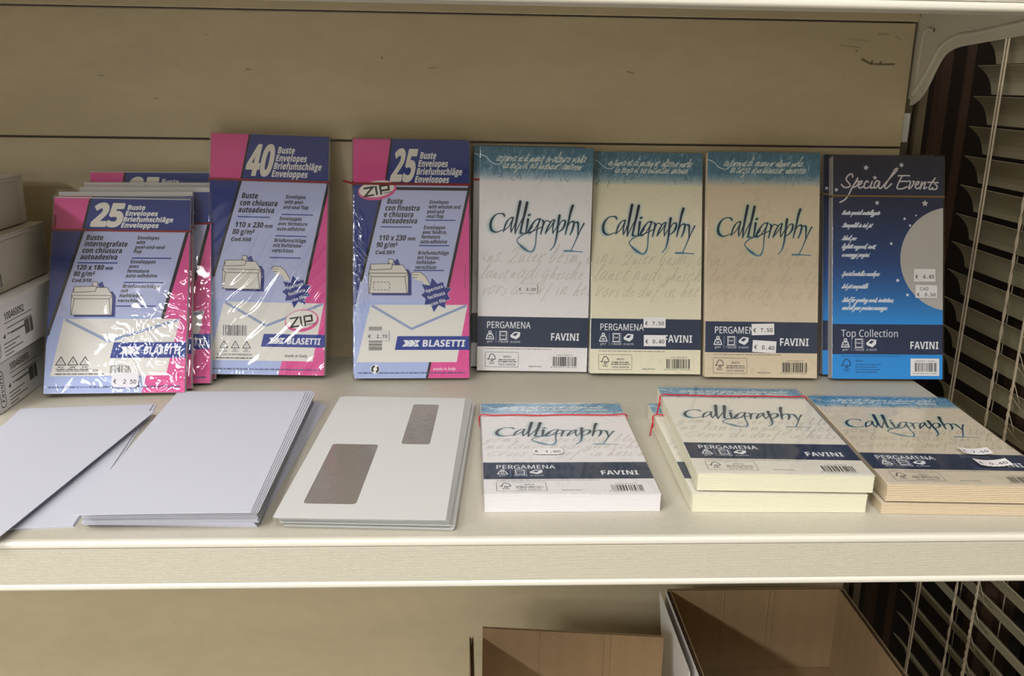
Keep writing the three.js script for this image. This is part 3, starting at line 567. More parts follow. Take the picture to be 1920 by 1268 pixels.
const texShort = drawBlue({
  H: 151, strip: 25, pt: 25.6, pb: 21, l0: 21.2, l1: 2, lv: 98, r0: 98.5, r1: 82, rv: 94.5, env0: 94.5, env1: 138, under: false, count: '25', num: [26.5, 23, 4.2, 21.8],
  wx: 53, ws: 1.4, w0: 8.6, wp: 4.75, wc: 3.7, ww: 37, el0: 11.5, er0: 95, er1: 86, el1: 4, ax: 44, av: 111.7, pk: 72,
  left: [['Buste', 24, 33, 4, 12.5], ['internografate', 22.9, 38, 4, 31.5], ['con chiusura', 21.7, 43.2, 4, 29], ['autoadesiva', 20.5, 48.3, 4, 27], ['120 x 180', 18, 56.4, 3.7, 20], ['mm', 39, 56.4, 2.6, 5.6], ['80 g/m²', 16.5, 61.4, 3.6, 15], ['Cod.510', 15.5, 66, 2.5, 14]],
  right: [['Envelopes', 61.5, 32.2, 2.6, 16], ['with', 60.8, 35.8, 2.6, 6.6], ['peel-and-seal', 60, 39.6, 2.6, 22], ['flap', 59, 43, 2.6, 6], ['Enveloppes', 57, 51.2, 2.6, 18.5], ['avec', 56, 54.8, 2.6, 7.4], ['fermature', 55, 58.5, 2.6, 16], ['auto-adhésive', 54, 62.2, 2.6, 23], ['Briefumschläge', 52, 70.4, 2.6, 27], ['mit', 51, 74, 2.6, 5.4], ['Haftklebe-', 50, 77.8, 2.6, 17], ['verschluss', 49, 81.6, 2.6, 18]],
  rules: [[19, 51, 29], [58, 47, 29], [53, 66.2, 29], [48, 84.6, 29]], icon: [16, 65.5, 30, 26, false], banner: [45.5, 112.5, 124.5],
  extra: (g) => { barcode(g, 46, 130, 15, 6, '#6a6a72'); recycle(g, 11, 127, 6.4); recycle(g, 19.5, 127, 6.4); recycle(g, 28, 127, 6.4); type(g, 'RACCOLTA DIFFERENZIATA', 8.5, 134.6, 1.7, { fit: 29, color: '#3a3a44' }); smallText(g, 7.5, 137, 34, 1, '#3a3a44'); },
});

function icons(g, x, y, s, n1, n2, sep = '#8d9bb5') { // weight, stamp and envelope signs; s is their height
  const W = '#f0f1f4'; g.strokeStyle = W; g.lineWidth = s * 0.11; g.lineJoin = 'round';
  g.beginPath(); g.arc(x + s * 0.45, y + s * 0.16, s * 0.14, 0, 7); g.stroke();
  g.beginPath(); g.moveTo(x + s * 0.2, y + s * 0.38); g.lineTo(x + s * 0.7, y + s * 0.38); g.lineTo(x + s * 0.88, y + s * 0.92); g.lineTo(x + s * 0.02, y + s * 0.92); g.closePath(); g.stroke();
  type(g, n1, x + s * 0.45, y + s * 0.8, s * 0.24, { align: 'center', color: W });
  g.fillStyle = sep; g.fillRect(x + s * 1.1, y, s * 0.06, s * 1.35); g.fillRect(x + s * 2.45, y, s * 0.06, s * 1.35);
  g.fillStyle = W; const q = x + s * 1.45, d = s * 0.12;
  for (let i = 0; i < 5; i++) for (const [a, b] of [[i, 0], [i, 4], [0, i], [4, i]]) { g.beginPath(); g.arc(q + a * s * 0.18 + d, y + b * s * 0.22 + d * 0.6, d * 0.72, 0, 7); g.fill(); }
  type(g, 'Cut', q + s * 0.45, y + s * 0.58, s * 0.2, { align: 'center', color: W });
  const e = x + s * 2.72; poly(g, [[e, y + s * 0.5], [e + s * 0.5, y + s * 0.05], [e + s * 1.15, y + s * 0.12], [e + s * 1.1, y + s * 0.6], [e + s * 0.7, y + s * 0.95], [e + s * 0.1, y + s * 0.72]], W);
  poly(g, [[e + s * 0.28, y + s * 0.48], [e + s * 0.55, y + s * 0.2], [e + s * 0.9, y + s * 0.24], [e + s * 0.62, y + s * 0.56]], '#2c3a58');
  type(g, 'g/m²', x + s * 0.45, y + s * 1.32, s * 0.22, { align: 'center', color: W, w: 'normal' }); type(g, n2, q + s * 0.45, y + s * 1.32, s * 0.22, { align: 'center', color: W, w: 'normal' }); type(g, '25 BUSTE', e + s * 0.6, y + s * 1.32, s * 0.2, { align: 'center', color: W, w: 'normal' });
}
function fscTree(g, x, y, s, col) {
  g.strokeStyle = col; g.lineWidth = s * 0.1; g.lineCap = 'round'; g.beginPath(); g.moveTo(x, y + s * 0.62); g.lineTo(x + s * 0.18, y + s * 0.74); g.bezierCurveTo(x + s * 0.2, y + s * 0.4, x + s * 0.3, y + s * 0.05, x + s * 0.55, y + s * 0.05); g.bezierCurveTo(x + s * 0.8, y + s * 0.05, x + s * 1.0, y + s * 0.5, x + s * 0.92, y + s * 0.68); g.lineTo(x + s * 0.7, y + s * 0.72); g.stroke();
  g.beginPath(); g.arc(x + s * 0.56, y + s * 0.78, s * 0.13, 0, 7); g.stroke(); type(g, 'FSC', x + s * 0.55, y + s * 1.28, s * 0.27, { align: 'center', color: col });
}
function fsc(g, x, y, w, h, col = '#4a4a4e') {
  g.strokeStyle = col; g.lineWidth = 0.3; g.beginPath(); g.roundRect(x, y, w, h, 0.8); g.stroke(); fscTree(g, x + w * 0.06, y + h * 0.1, h * 0.56, col);
  type(g, 'MISTO', x + w * 0.66, y + h * 0.36, h * 0.12, { align: 'center', color: col }); smallText(g, x + w * 0.4, y + h * 0.55, w * 0.52, h * 0.08, col); smallText(g, x + w * 0.38, y + h * 0.68, w * 0.56, h * 0.08, col); type(g, 'FSC® C018724', x + w * 0.66, y + h * 0.9, h * 0.12, { align: 'center', color: col });
}
function waterBand(g, h, sc) { // printed blue watercolour strip with pale pen writing
  const gr = g.createLinearGradient(0, 0, 0, h * 1.12), K = sc < 0.9;
  gr.addColorStop(0, K ? '#4f86ab' : '#4b7488'); gr.addColorStop(0.62, K ? '#5b94bb' : '#57849c'); gr.addColorStop(0.8, 'rgba(105,150,178,0.7)'); gr.addColorStop(1, 'rgba(130,165,190,0)');
  g.fillStyle = gr; g.fillRect(0, 0, 100, h * 1.12);
  g.save(); g.lineCap = 'round';
  for (let i = 0; i < 260; i++) { const x = rr(0, 100), y = rr(-2, h * 0.98), l = rr(2, 7) * sc; g.strokeStyle = `rgba(${rnd() < 0.62 ? '196,218,228' : '40,80,108'},${rr(0.1, K ? 0.5 : 0.34)})`; g.lineWidth = rr(0.3, 1.5); g.beginPath(); g.moveTo(x, y); g.bezierCurveTo(x + rr(-2, 2), y + l * 0.4, x + rr(-3, 3), y + l * 0.6, x + rr(-3, 2), y + l * 0.9); g.stroke(); }
  g.strokeStyle = 'rgba(215,228,232,0.75)'; penStroke(g, [[0, 7.2, .9], [5, 9, .7], [10, 13.6, .8], [15, 15.5, .6], [19, 14, .5], [22, 8, .4]], 1, h / 27, 0, 0);
  g.globalAlpha = 0.4; g.strokeStyle = '#dfe2d8'; g.scale(1, h / 27); hand(g, 'as terra et di mano or altepro parla', 14, 12.4, 2.5, 0.3, 0.5, 0.1, 0.7); hand(g, 'la terza ol pa beitentier. amorose', 20, 18.6, 2.5, 0.3, 0.5, 0.1, 0.7); g.restore();
}
function navyBar(g, y0, y1, name, brandX, brandW, col) {
  g.fillStyle = col; g.fillRect(0, y0, 100, y1 - y0);
}
function drawCalli(o) {
  const S = Math.min(10, 2040 / o.H), c = canvas(Math.round(100 * S), Math.round(o.H * S)), g = c.getContext('2d'); g.scale(S, S);
  g.fillStyle = o.paper; g.fillRect(0, 0, 100, o.H);
  // paper mottle
  for (let i = 0; i < 900; i++) { g.fillStyle = `rgba(${rnd() < 0.5 ? '255,255,255' : '120,105,80'},${o.mottle * rnd()})`; g.beginPath(); g.ellipse(rr(0, 100), rr(0, o.H), rr(0.5, 5), rr(0.4, 2.5), rr(0, 3), 0, 7); g.fill(); }
  waterBand(g, o.band, o.band / 27);
  g.strokeStyle = o.script;
  for (const [t, x, y, xh] of o.lines) hand(g, t, x, y, xh * 0.9, 0.5, 0.55, 0.32, 0.55);
  // the large brush lettering, with its pale blue bleed
  const [sx, sy, ox, oy] = o.cal; g.lineCap = 'round';
  g.strokeStyle = 'rgba(120,165,195,0.012)'; for (const k of [3.2, 2.5, 1.9]) for (const s of CALLI) penStroke(g, s, sx, sy, ox, oy, k);
  const gr = g.createLinearGradient(0, 145 * sy + oy, 0, 985 * sy + oy); gr.addColorStop(0, '#16202e'); gr.addColorStop(0.55, '#22384e'); gr.addColorStop(1, '#4d7b9c'); g.strokeStyle = gr;
  for (const s of CALLI) penStroke(g, s, sx, sy, ox, oy, 1.0);
  const [n0, n1] = o.navy; g.fillStyle = '#2b3852'; g.fillRect(0, n0, 100, n1 - n0);
  const [px, py, pw, pc] = o.name; type(g, 'PERGAMENA', px, py, pc, { fit: pw, w: 'normal', color: '#eef0f3', stroke: 0.12 });
  icons(g, o.ico[0], o.ico[1], o.ico[2], '90', o.size);
  const [fx, fy, fw, fc] = o.brand; type(g, 'FAVINI', fx, fy, fc, { fit: fw, color: '#f3f4f6' });
  smallText(g, o.f[0], n1 + 2.2, 60, 0.75, '#77736e'); fsc(g, ...o.f);
  type(g, 'MADE IN ITALY', o.made[0], o.made[1], 1.1, { color: '#55524e', fit: 12 });
  const [bx_, by, bw, bh] = o.bar; type(g, o.tone, bx_ + bw / 2, by - 1, 1.2, { align: 'center', w: 'normal', color: '#55524e', fit: bw * 0.7 }); barcode(g, bx_, by, bw, bh, '#3b3a3a'); type(g, '8 007057 741206', bx_ - 2, by + bh + 1.6, 1.2, { color: '#3b3a3a', fit: bw + 2, w: 'normal' });
  return ctex(c);
}
const DL = { H: 200, band: 27, cal: [1 / 19.02, 1 / 19.02, 27 / 19.02, 761 / 19.02], navy: [150.5, 178], name: [8, 161, 40, 5.9], ico: [7.8, 163.6, 8], brand: [66, 171.5, 26.5, 6.6], f: [7.5, 183, 30, 13.5], made: [47, 196.3], bar: [69, 186.4, 22, 8.6], size: '110x220',
  lines: [['ins. Zuier besm, bl', 3, 101, 6], ['lanct nadi ghesche', 2, 116, 6], ['vors de dwf. in het', 3, 130.5, 6]] };
const SM = { H: 149.6, band: 21, cal: [0.935 / 19.02, 0.9 / 19.02, 1.6, 30], navy: [104, 128], name: [7.4, 113.4, 36, 5.4], ico: [8.2, 114.6, 7], brand: [69.4, 122.4, 23, 6], f: [7.3, 132, 28.5, 12], made: [44, 143.5], bar: [73, 136.4, 18.6, 7.6], size: '120x180',
  lines: [['goms. Zuier besta blew', 2, 71, 5], ['me lanct nadi ghesche t', 2, 82.5, 5], ['Cvors de dorf. in hets m', 2, 94.5, 5]] };
const INK = { w: { paper: '#efebec', mottle: 0.02, script: '#d8d2ce', tone: 'Colore: Bianco 01' }, n: { paper: '#eee7cd', mottle: 0.03, script: '#dad2b8', tone: 'Colore: Naturale 06' }, b: { paper: '#dfceb2', mottle: 0.05, script: '#d3c2a6', tone: 'Colore: Sabbia 02' } };
const INKS = { w: INK.w, n: { ...INK.n, paper: '#ebe6da', script: '#d0cabc' }, b: { ...INK.b, paper: '#dfd2bd', script: '#cbbea8' } };
const texCal = Object.fromEntries(['w', 'n', 'b'].map(k => [k, drawCalli({ ...DL, ...INK[k] })]));
const texCalS = Object.fromEntries(['w', 'n', 'b'].map(k => [k, drawCalli({ ...SM, ...INKS[k] })]));

const texStars = (() => {
  const H = 200, S = 10, c = canvas(1000, 2000), g = c.getContext('2d'); g.scale(S, S);
  const gr = g.createLinearGradient(0, 0, 0, 150); gr.addColorStop(0, '#171c36'); gr.addColorStop(0.35, '#1b2a52'); gr.addColorStop(0.65, '#214c8c'); gr.addColorStop(1, '#2294e6'); g.fillStyle = gr; g.fillRect(0, 0, 100, H);
  g.fillStyle = '#c4beb9'; g.beginPath(); g.arc(108, 92, 46.7, 0, 7); g.fill();
  const star = (x, y, r, rot = 0) => { const p = []; for (let i = 0; i < 10; i++) { const a = -Math.PI / 2 + rot + i * Math.PI / 5, q = i % 2 ? r * 0.45 : r; p.push([x + q * Math.cos(a), y + q * Math.sin(a)]); } poly(g, p, '#dfdbe2'); };
  star(29.8, 10.4, 2.9, 0.2); star(62, 7.8, 2.6, 0.5); star(37.9, 19.4, 2.3); star(3, 30.6, 2.2, 0.3); star(40, 42, 2.5); star(83.5, 42, 3.3);
  g.fillStyle = '#e8e8f2'; for (const [x, y, r] of [[65, 56, 1.1], [75.5, 53, 0.8], [70, 62, 1], [53, 78.5, 1.2], [59, 111.5, 1.4], [68, 124.5, 1.3]]) { g.beginPath(); g.arc(x, y, r, 0, 7); g.fill(); }
  g.strokeStyle = '#e0d9dc'; g.lineCap = 'round'; for (const s of SPECIAL) penStroke(g, s.map(p => [p[0], p[1], 24]), 1 / 18.4, 1 / 18.4, -1, 1);
  g.strokeStyle = '#dfe3ee'; const w = 0.62, xh = 2.0;
  for (const [t, x, y] of [['Buste speciali metallizzate', 8, 52.7], ['Stampabili in ink jet', 8, 64], ['Ideali per:', 8, 75.6], ['biglietti augurali, inviti,', 8, 83], ['e messaggi preziosi.', 8, 90.4], ['Special metallics envelopes', 8, 107.5], ['Ink-jet compatible', 8, 118.8], ['Ideal for greeting cards, invitations,', 8.5, 131], ['and all your precious messages.', 8.5, 138]]) hand(g, t, x, y, xh, w, 0.6, 0.0);
  g.fillStyle = '#1b2c52'; g.fillRect(0, 151, 100, 27); type(g, 'Top Collection', 8, 162.4, 6.2, { w: 'normal', fit: 52, color: '#e9ebf0' }); icons(g, 8.2, 164, 8.2, '120', '110x220'); type(g, 'FAVINI', 70, 173, 6.6, { fit: 26.5, color: '#f3f4f6' });
  g.fillStyle = '#2294e6'; g.fillRect(0, 178, 100, 22); fscTree(g, 8, 182, 9, '#17457e'); type(g, 'Misto', 21, 184.6, 1.8, { color: '#17457e' }); for (let i = 0; i < 4; i++) smallText(g, 21, 187.6 + i * 2.3, 23 - (i % 2) * 3, 0.8, '#17457e'); smallText(g, 8, 180, 55, 0.7, '#17457e');
  g.fillStyle = '#f1eeee'; g.fillRect(71, 181.5, 26, 15.5); type(g, 'ARGENTO - SILVER', 84, 184.4, 1.2, { align: 'center', w: 'normal', fit: 18, color: '#444' }); barcode(g, 75, 185.3, 19.5, 8, '#3a3a40'); type(g, '8 007057 617405', 73, 195.6, 1.2, { fit: 22, w: 'normal', color: '#3a3a40' });
  return ctex(c);
})();
function priceTex(lines, o = {}) {
  const c = canvas(256, Math.round(256 * (o.ar ?? 0.5))), g = c.getContext('2d'), H = c.height; g.fillStyle = o.bg ?? '#efecec'; g.fillRect(0, 0, 256, H);
  g.fillStyle = '#25252b'; lines.forEach((t, i) => { const y = lines.length > 1 ? H * (0.42 + i * 0.46) : H * 0.74; g.font = `bold ${Math.round(H * (lines.length > 1 ? 0.36 : H > 135 ? 0.38 : 0.46))}px monospace`; if (t.startsWith('€')) { g.fillText('€', 18, y); g.textAlign = 'right'; g.fillText(t.slice(1).trim(), 240, y); g.textAlign = 'left'; } else { g.font = `${Math.round(H * 0.36)}px sans-serif`; g.fillText(t, 50, y); } });
  return ctex(c);
}
const PRICE = {}; const price = (k, lines, o) => (PRICE[k] ??= std({ map: priceTex(lines, o), roughness: 0.7 }));

// ------------------------------------------------------------------ wrapped envelope packs
// local frame: x right, y up the pack, back face at z = 0, printed face at z = t
const smooth = (a, b, x) => { const t = Math.max(0, Math.min(1, (x - a) / (b - a))); return t * t * (3 - 2 * t); };
const ridge = (x, p) => Math.pow(1 - Math.abs(x), p);
const FILM = {
  calm: (u, v, o) => 0.00012 * (1 + noise2(u * 3 + o, v * 5)) + 0.00022 * smooth(0.35, 0.0, Math.hypot(u - 1, v - 1)) * ridge(noise2(Math.atan2(v - 1, u - 1) * 9 + o, 1), 3) + 0.0003 * smooth(0.3, 0, Math.hypot(u - 0.85, v - 0.84)) * ridge(noise2(Math.atan2(v - 0.9, u - 0.7) * 7 + o, 3), 3) + 0.0002 * smooth(0.16, 0, v) * ridge(noise2(u * 9 + o, v * 2), 4),
  // long creases running up to the right
  diag: (u, v, o) => {
    const x = u, y = v * 2.06, c = x * 0.80 - y * 0.60, a = x * 0.60 + y * 0.80;
    const m = smooth(1.55, 1.0, y) * smooth(0.05, 0.45, u + 0.12 * y);
    return 0.0001 + 0.0016 * m * ridge(noise2(c * 5.2 + 0.25 * noise2(a * 1.5, c + o), a * 0.42 + o), 1.5) + 0.0007 * smooth(0.35, 0.1, Math.abs(u - 0.05)) * smooth(1.5, 1.2, y) * ridge(noise2(c * 9, a * 0.7 + o), 5) + 0.0005 * smooth(0.05, 0, v) * ridge(noise2(u * 22, v * 3 + o), 3);
  },
  // puckers along the left seam only
  left: (u, v, o) => {
    const m = smooth(0.17, 0.03, u) * smooth(0.74, 0.6, v) * (0.35 + 0.65 * smooth(0.2, 0.3, v));
    return 0.0001 + 0.0017 * m * ridge(noise2(u * 5 + o, v * 15 + 1.5 * noise2(u * 6, v * 7)), 1.4) + 0.0002 * smooth(0.88, 1, u) * smooth(0.7, 0.4, v) * ridge(noise2(u * 4, v * 14 + o), 3) + 0.0006 * smooth(0.1, 0.02, v) * smooth(0.1, 0.0, Math.abs(u - 0.72)) * ridge(noise2((u - v * 2) * 8, 2 + o), 4) + 0.0004 * smooth(0.05, 0, Math.abs(u - 0.58 + (v - 0.6) * 0.4)) * smooth(0.12, 0, Math.abs(v - 0.62));
  },
  // loose crumpled wrap, worst at the lower right
  wild: (u, v, o) => {
    const m = Math.min(1, smooth(0.55, 0.25, v) * smooth(0.25, 0.75, u + 0.3 * (0.35 - v)) + 0.5 * smooth(0.10, 0.0, v) + 0.8 * smooth(0.80, 0.93, u) * smooth(0.68, 0.5, v)), w = noise2(u * 2.2 + o, v * 3), w2 = noise2(u * 3 - 4, v * 4 + o);
    return 0.0001 + 0.0019 * m * ridge(noise2(u * 2.6 + 0.7 * w + o, v * 3.4 + 0.7 * w2), 1.5) + 0.00022 * m * ridge(noise2(u * 6 + v * 3 + o, v * 6 - u * 3), 2);
  },
};
function filmGeo(w, h, t, style, nu, nv, off, top = 0) {
  const pos = [], uv = [], idx = [], f = FILM[style], e = 0.0009;
  const U = [-2, -1, ...Array.from({ length: nu + 1 }, (_, i) => i), nu + 1, nu + 2], V = [-2, -1, ...Array.from({ length: nv + 1 }, (_, i) => i), nv + 1, nv + 2];
  for (const j of V) for (const i of U) {
    const u = Math.max(0, Math.min(1, i / nu)), v = Math.max(0, Math.min(1, j / nv));
    const ex = i < 0 ? -1 : i > nu ? 1 : 0, ey = j < 0 ? -1 : j > nv ? 1 : 0, deep = (i < -1 || i > nu + 1 || j < -1 || j > nv + 1);
    let z = t + 0.0008 + (ex || ey ? 0 : f(u, v, off)); if (ex || ey) z = deep ? 0.0004 : t + 0.0002;
    const n = (ex || ey) ? 0.00035 * noise2(i * 0.9 + off, j * 0.9) : 0;
    let yy = v * h + ey * (e + Math.abs(n)); if (top && ey > 0) { yy = h + (deep ? top : top * 0.4) + n; z = deep ? t * 0.45 + n : t * 0.8; }
    pos.push((u - 0.5) * w + ex * (e + Math.abs(n)), Math.max(yy, 0.00005), z); uv.push(u, v);
  }
  const W = U.length;
  for (let j = 0; j < V.length - 1; j++) for (let i = 0; i < W - 1; i++) { const a = j * W + i; idx.push(a, a + 1, a + W, a + W, a + 1, a + W + 1); }
  const g = new THREE.BufferGeometry(); g.setAttribute('position', new THREE.Float32BufferAttribute(pos, 3)); g.setAttribute('uv', new THREE.Float32BufferAttribute(uv, 2)); g.setIndex(idx); g.computeVertexNormals(); return g;
}
function slabs(w, h, t, n, jit) {
  const gs = [], p = t / n;
  for (let i = 0; i < n; i++) { const a = rr(0, jit), b = rr(0, jit); gs.push(bx(w - 0.001 - a * 2, h - 0.001 - b * 2, p * 0.72, 0, h / 2, (i + 0.5) * p)); }
  gs.push(bx(w - 0.003, h - 0.003, t * 0.98, 0, h / 2, t / 2));
  return gs;
}
// o: w,h,t, map, paper, n, film, fine, off, strip {v, m, y2}, stickers [[u0,u1,v0,v1,material,turn,lift]], crimp
function fillPack(grp, o) {
  const { w, h, t } = o;
  mesh('envelopes', slabs(w, h, t - 0.0006, o.n ?? 18, 0.0003), o.paper, grp);
  const ct = o.cardTop ?? 0, card = new THREE.BoxGeometry(w - 0.0006, h - 0.0006 - ct, 0.0004, 1, 1, 1).translate(0, (h - ct) / 2, t - 0.0003);
  mesh('cover_card', card, [o.paper, o.paper, o.paper, o.paper, std({ map: o.map, roughness: 0.62 }), o.paper], grp);
  const fw = o.fine ? 110 : 36, fh = o.fine ? 200 : 60;
  const film = mesh('plastic_wrap', filmGeo(w, h, t, o.film, fw, fh, o.off ?? 0, o.crimp ?? 0), o.film === 'calm' ? M.film : M.filmWild, grp);
  tag(film, 'clear crinkled plastic wrap');
  if (o.strip) { const y = h - (o.cardTop ?? 0) - o.strip.v / 100 * w, hh = o.strip.hh ?? 0.0019; mesh('tear_strip', [bx(w + 0.0018, hh, 0.0002, 0, y, t + 0.0005), bx(0.0002, hh, t, -w / 2 - 0.0008, y, t / 2), bx(0.0002, hh, t, w / 2 + 0.0008, y, t / 2)], o.strip.m ?? M.red, grp); }
  if (o.tabOut) mesh('tear_strip', bx(0.010, 0.0022, 0.0002, 0, 0, 0).rotateZ(-0.25).translate(-w / 2 - 0.0052, h - o.strip.v / 100 * w + 0.0012, t), M.red, grp);
  if (o.tab) mesh('tear_strip', bx(0.0018, 0.013, 0.0002, -w / 2 + 0.0022, h - o.strip.v / 100 * w + 0.0065, t + 0.0005), M.red, grp);
  if (o.thread) { const y = h - o.thread / 100 * w, pts = []; pts.push([-w / 2 - 0.0009, y - 0.001, t * 0.3]); for (let i = 0; i <= 12; i++) { const s = i / 12; pts.push([(s - 0.5) * (w + 0.0014), y + 0.0011 * noise2(s * 3, o.off ?? 0), t + 0.0013]); } pts.push([w / 2 + 0.0009, y, t * 0.3]); mesh('tear_strip', tube(pts, 0.00055, 60, 6), M.redBright, grp); if (o.tail) mesh('tear_strip', tube([[-w / 2 - 0.0008, y, t * 0.95], [-w / 2 - 0.0025, y - 0.004, t * 0.5], [-w / 2 - 0.005, y - 0.012, 0.0015]], 0.00055, 16, 6), M.redBright, grp); }
  for (const [u0, u1, v0, v1, m, turn = 0, lift = 0.0012, curl = 0, chamfer = 0] of o.stickers ?? []) {
    const sw = (u1 - u0) / 100 * w, sh = (v1 - v0) / 100 * w, g = new THREE.BoxGeometry(sw, sh, 0.00012, 12, 1, 1), p = g.attributes.position;
    for (let i = 0; i < p.count; i++) { const s = p.getX(i) / sw * 2; p.setZ(i, p.getZ(i) + curl * s * s); if (chamfer && Math.abs(s) > 0.8) p.setY(i, p.getY(i) * (1 - chamfer * (Math.abs(s) - 0.8) / 0.2)); }
    g.computeVertexNormals(); g.rotateZ(turn); g.translate(((u0 + u1) / 200 - 0.5) * w, h - (v0 + v1) / 200 * w, t + lift);
    tag(mesh('price_sticker', g, [M.sticker, M.sticker, M.sticker, M.sticker, m, M.sticker], grp), 'white price sticker');
  }
  return grp;
}
function standPack(label, group, o, x, z, lean, yaw, roll) {
  const t = thing('envelope_pack', label, 'envelopes', group);
  fillPack(t, o);
  t.rotation.order = 'YXZ'; t.rotation.set(-lean, yaw, roll);
  const off = new THREE.Vector3(0, 0, o.t * Math.cos(lean)).applyAxisAngle(new THREE.Vector3(0, 1, 0), yaw);
  t.position.set(x - off.x, o.w / 2 * Math.abs(Math.sin(roll)) * Math.cos(lean) + 0.0003, z - off.z);
  return t;
}
function layPack(label, group, o, x, y, z, yaw) {
  const t = thing('envelope_pack', label, 'envelopes', group);
  fillPack(t, o);
  t.rotation.order = 'YXZ'; t.rotation.set(-Math.PI / 2, yaw, 0);
  t.position.set(x + Math.sin(yaw) * o.h / 2, y + 0.0002, z + Math.cos(yaw) * o.h / 2);
  return t;
}
const G1 = 'pink and blue envelope packs leaning in a row at the left', G2 = 'lettered envelope packs standing against the back', G3 = 'lettered envelope packs lying on the shelf';
// short packs, front one first
const short = { w: 0.1225, h: 0.1845, t: 0.0085, map: texShort, paper: M.paperGrey, film: 'wild', n: 12, strip: { v: 25.4 } };
standPack('short pink and blue pack of 25 envelopes with a price sticker, foremost in its row', G1, { ...short, fine: true, off: 3, tab: true, cardTop: 0.0014, crimp: 0.003, stickers: [[48, 67, 135.5, 146.5, price('250', ['€  2 50'], { ar: 0.56, bg: '#e6e2e8' }), -0.02, 0.0028, 0, 0.35]] }, -0.340, 0.1325, 0.4345, 0.0945, -0.0203);
standPack('short pink and blue envelope pack directly behind the foremost one', G1, { ...short, h: 0.1890, cardTop: 0.0048, off: 8, crimp: 0.003 }, -0.3375, 0.1205, 0.408, 0.085, 0);
standPack('short pink and blue envelope pack jutting out at the right behind two others', G1, { ...short, h: 0.1890, cardTop: 0.0048, fine: true, off: 15, crimp: 0.003 }, -0.3245, 0.103, 0.359, 0.06, 0);
standPack('short pink and blue envelope pack second from the back of its row', G1, { ...short, h: 0.1915, cardTop: 0.006, off: 22, crimp: 0.003 }, -0.3235, 0.0905, 0.336, 0.06, 0);
standPack('short pink and blue envelope pack rearmost in its row, against the back panel', G1, { ...short, w: 0.1255, h: 0.1985, cardTop: 0.0012, off: 31, crimp: 0.002 }, -0.320, 0.0735, 0.283, 0.05, 0);
// tall pink and blue packs
standPack('tall pink and blue pack of 40 envelopes in crinkled wrap', 'tall pink and blue envelope packs', { w: 0.1127, h: 0.2324, t: 0.018, map: texForty, paper: M.paperGrey, film: 'diag', fine: true, n: 26, off: 5, strip: { v: 39.6, hh: 0.0022 } }, -0.2155, 0.085, 0.2941, 0.0354, -0.0256);
const zipPack = { w: 0.1115, h: 0.2309, t: 0.012, map: texZip, paper: M.paperGrey, film: 'left', n: 18, strip: { v: 38.4, hh: 0.0024 } };
standPack('tall pink and blue pack of window envelopes with an oval emblem and price sticker', 'tall pink and blue envelope packs', { ...zipPack, fine: true, off: 2, tabOut: true, stickers: [[11, 30, 165.5, 174, price('270', ['€  2.70'], { ar: 0.45, bg: '#d9d7d6' })]] }, -0.0746, 0.0852, 0.2595, 0.0253, -0.0035);
standPack('tall pink and blue envelope pack hidden behind the one with the oval emblem', 'tall pink and blue envelope packs', { ...zipPack, off: 12 }, -0.0768, 0.0722, 0.2595, 0.0253, -0.0035);
// lettered packs standing
const cal = (k, paper) => ({ w: 0.1108, h: 0.2212, t: 0.0128, map: texCal[k], paper, film: 'calm', fine: true, n: 22 });
standPack('white lettered envelope pack priced 8.00, standing next to the oval emblem pack', G2, { ...cal('w', M.paperWhite), off: 1, stickers: [[35.5, 53, 120.5, 128.5, price('800', ['€  8.00'], { ar: 0.45, bg: '#e9e5e5' })]] }, 0.0435, 0.0595, 0.143, -0.0169, -0.0088);
standPack('white lettered envelope pack with a red strip, behind the one priced 8.00', G2, { ...cal('w', M.paperWhite), off: 6, strip: { v: 30.5, m: M.redBright } }, 0.0375, 0.0462, 0.143, -0.0169, -0.009);
standPack('cream lettered envelope pack with two price stickers, standing between white and beige packs', G2, { ...cal('n', M.paperCream), off: 4, stickers: [[47.5, 67.5, 148.5, 158, price('750', ['€  7.50']), 0], [48, 68, 164.5, 174.5, price('040', ['€  0.40']), 0]] }, 0.1559, 0.0727, 0.2796, -0.0074, -0.0069);
standPack('beige mottled lettered envelope pack with two price stickers, standing by the dark blue pack', G2, { ...cal('b', M.paperBeige), off: 9, w: 0.1117, h: 0.2234, stickers: [[41, 61, 152, 162, price('750', ['€  7.50']), 0.03], [42, 63, 167, 177.5, price('040', ['€  0.40']), -0.05]] }, 0.269, 0.0833, 0.2677, -0.0479, 0.0035);
// dark blue star packs
const stars = { w: 0.1109, h: 0.2218, t: 0.0126, map: texStars, paper: M.paperSilver, film: 'calm', n: 14, strip: { v: 36.2, m: M.gold, hh: 0.0016 } };
standPack('dark blue envelope pack with stars, a silver moon and two price stickers', 'dark blue star packs', { ...stars, fine: true, off: 7, stickers: [[73, 92.5, 101, 112.5, price('440', ['€  4.40'], { ar: 0.58 })], [74.5, 94, 115.5, 127, price('050', ['CAD', '€  0.50'], { ar: 0.6 }), -0.01]] }, 0.395, 0.0878, 0.2825, -0.0295, 0.004);
standPack('dark blue star envelope pack tucked behind the one with the price stickers', 'dark blue star packs', { ...stars, off: 17 }, 0.3905, 0.0742, 0.2825, -0.0295, 0.004);
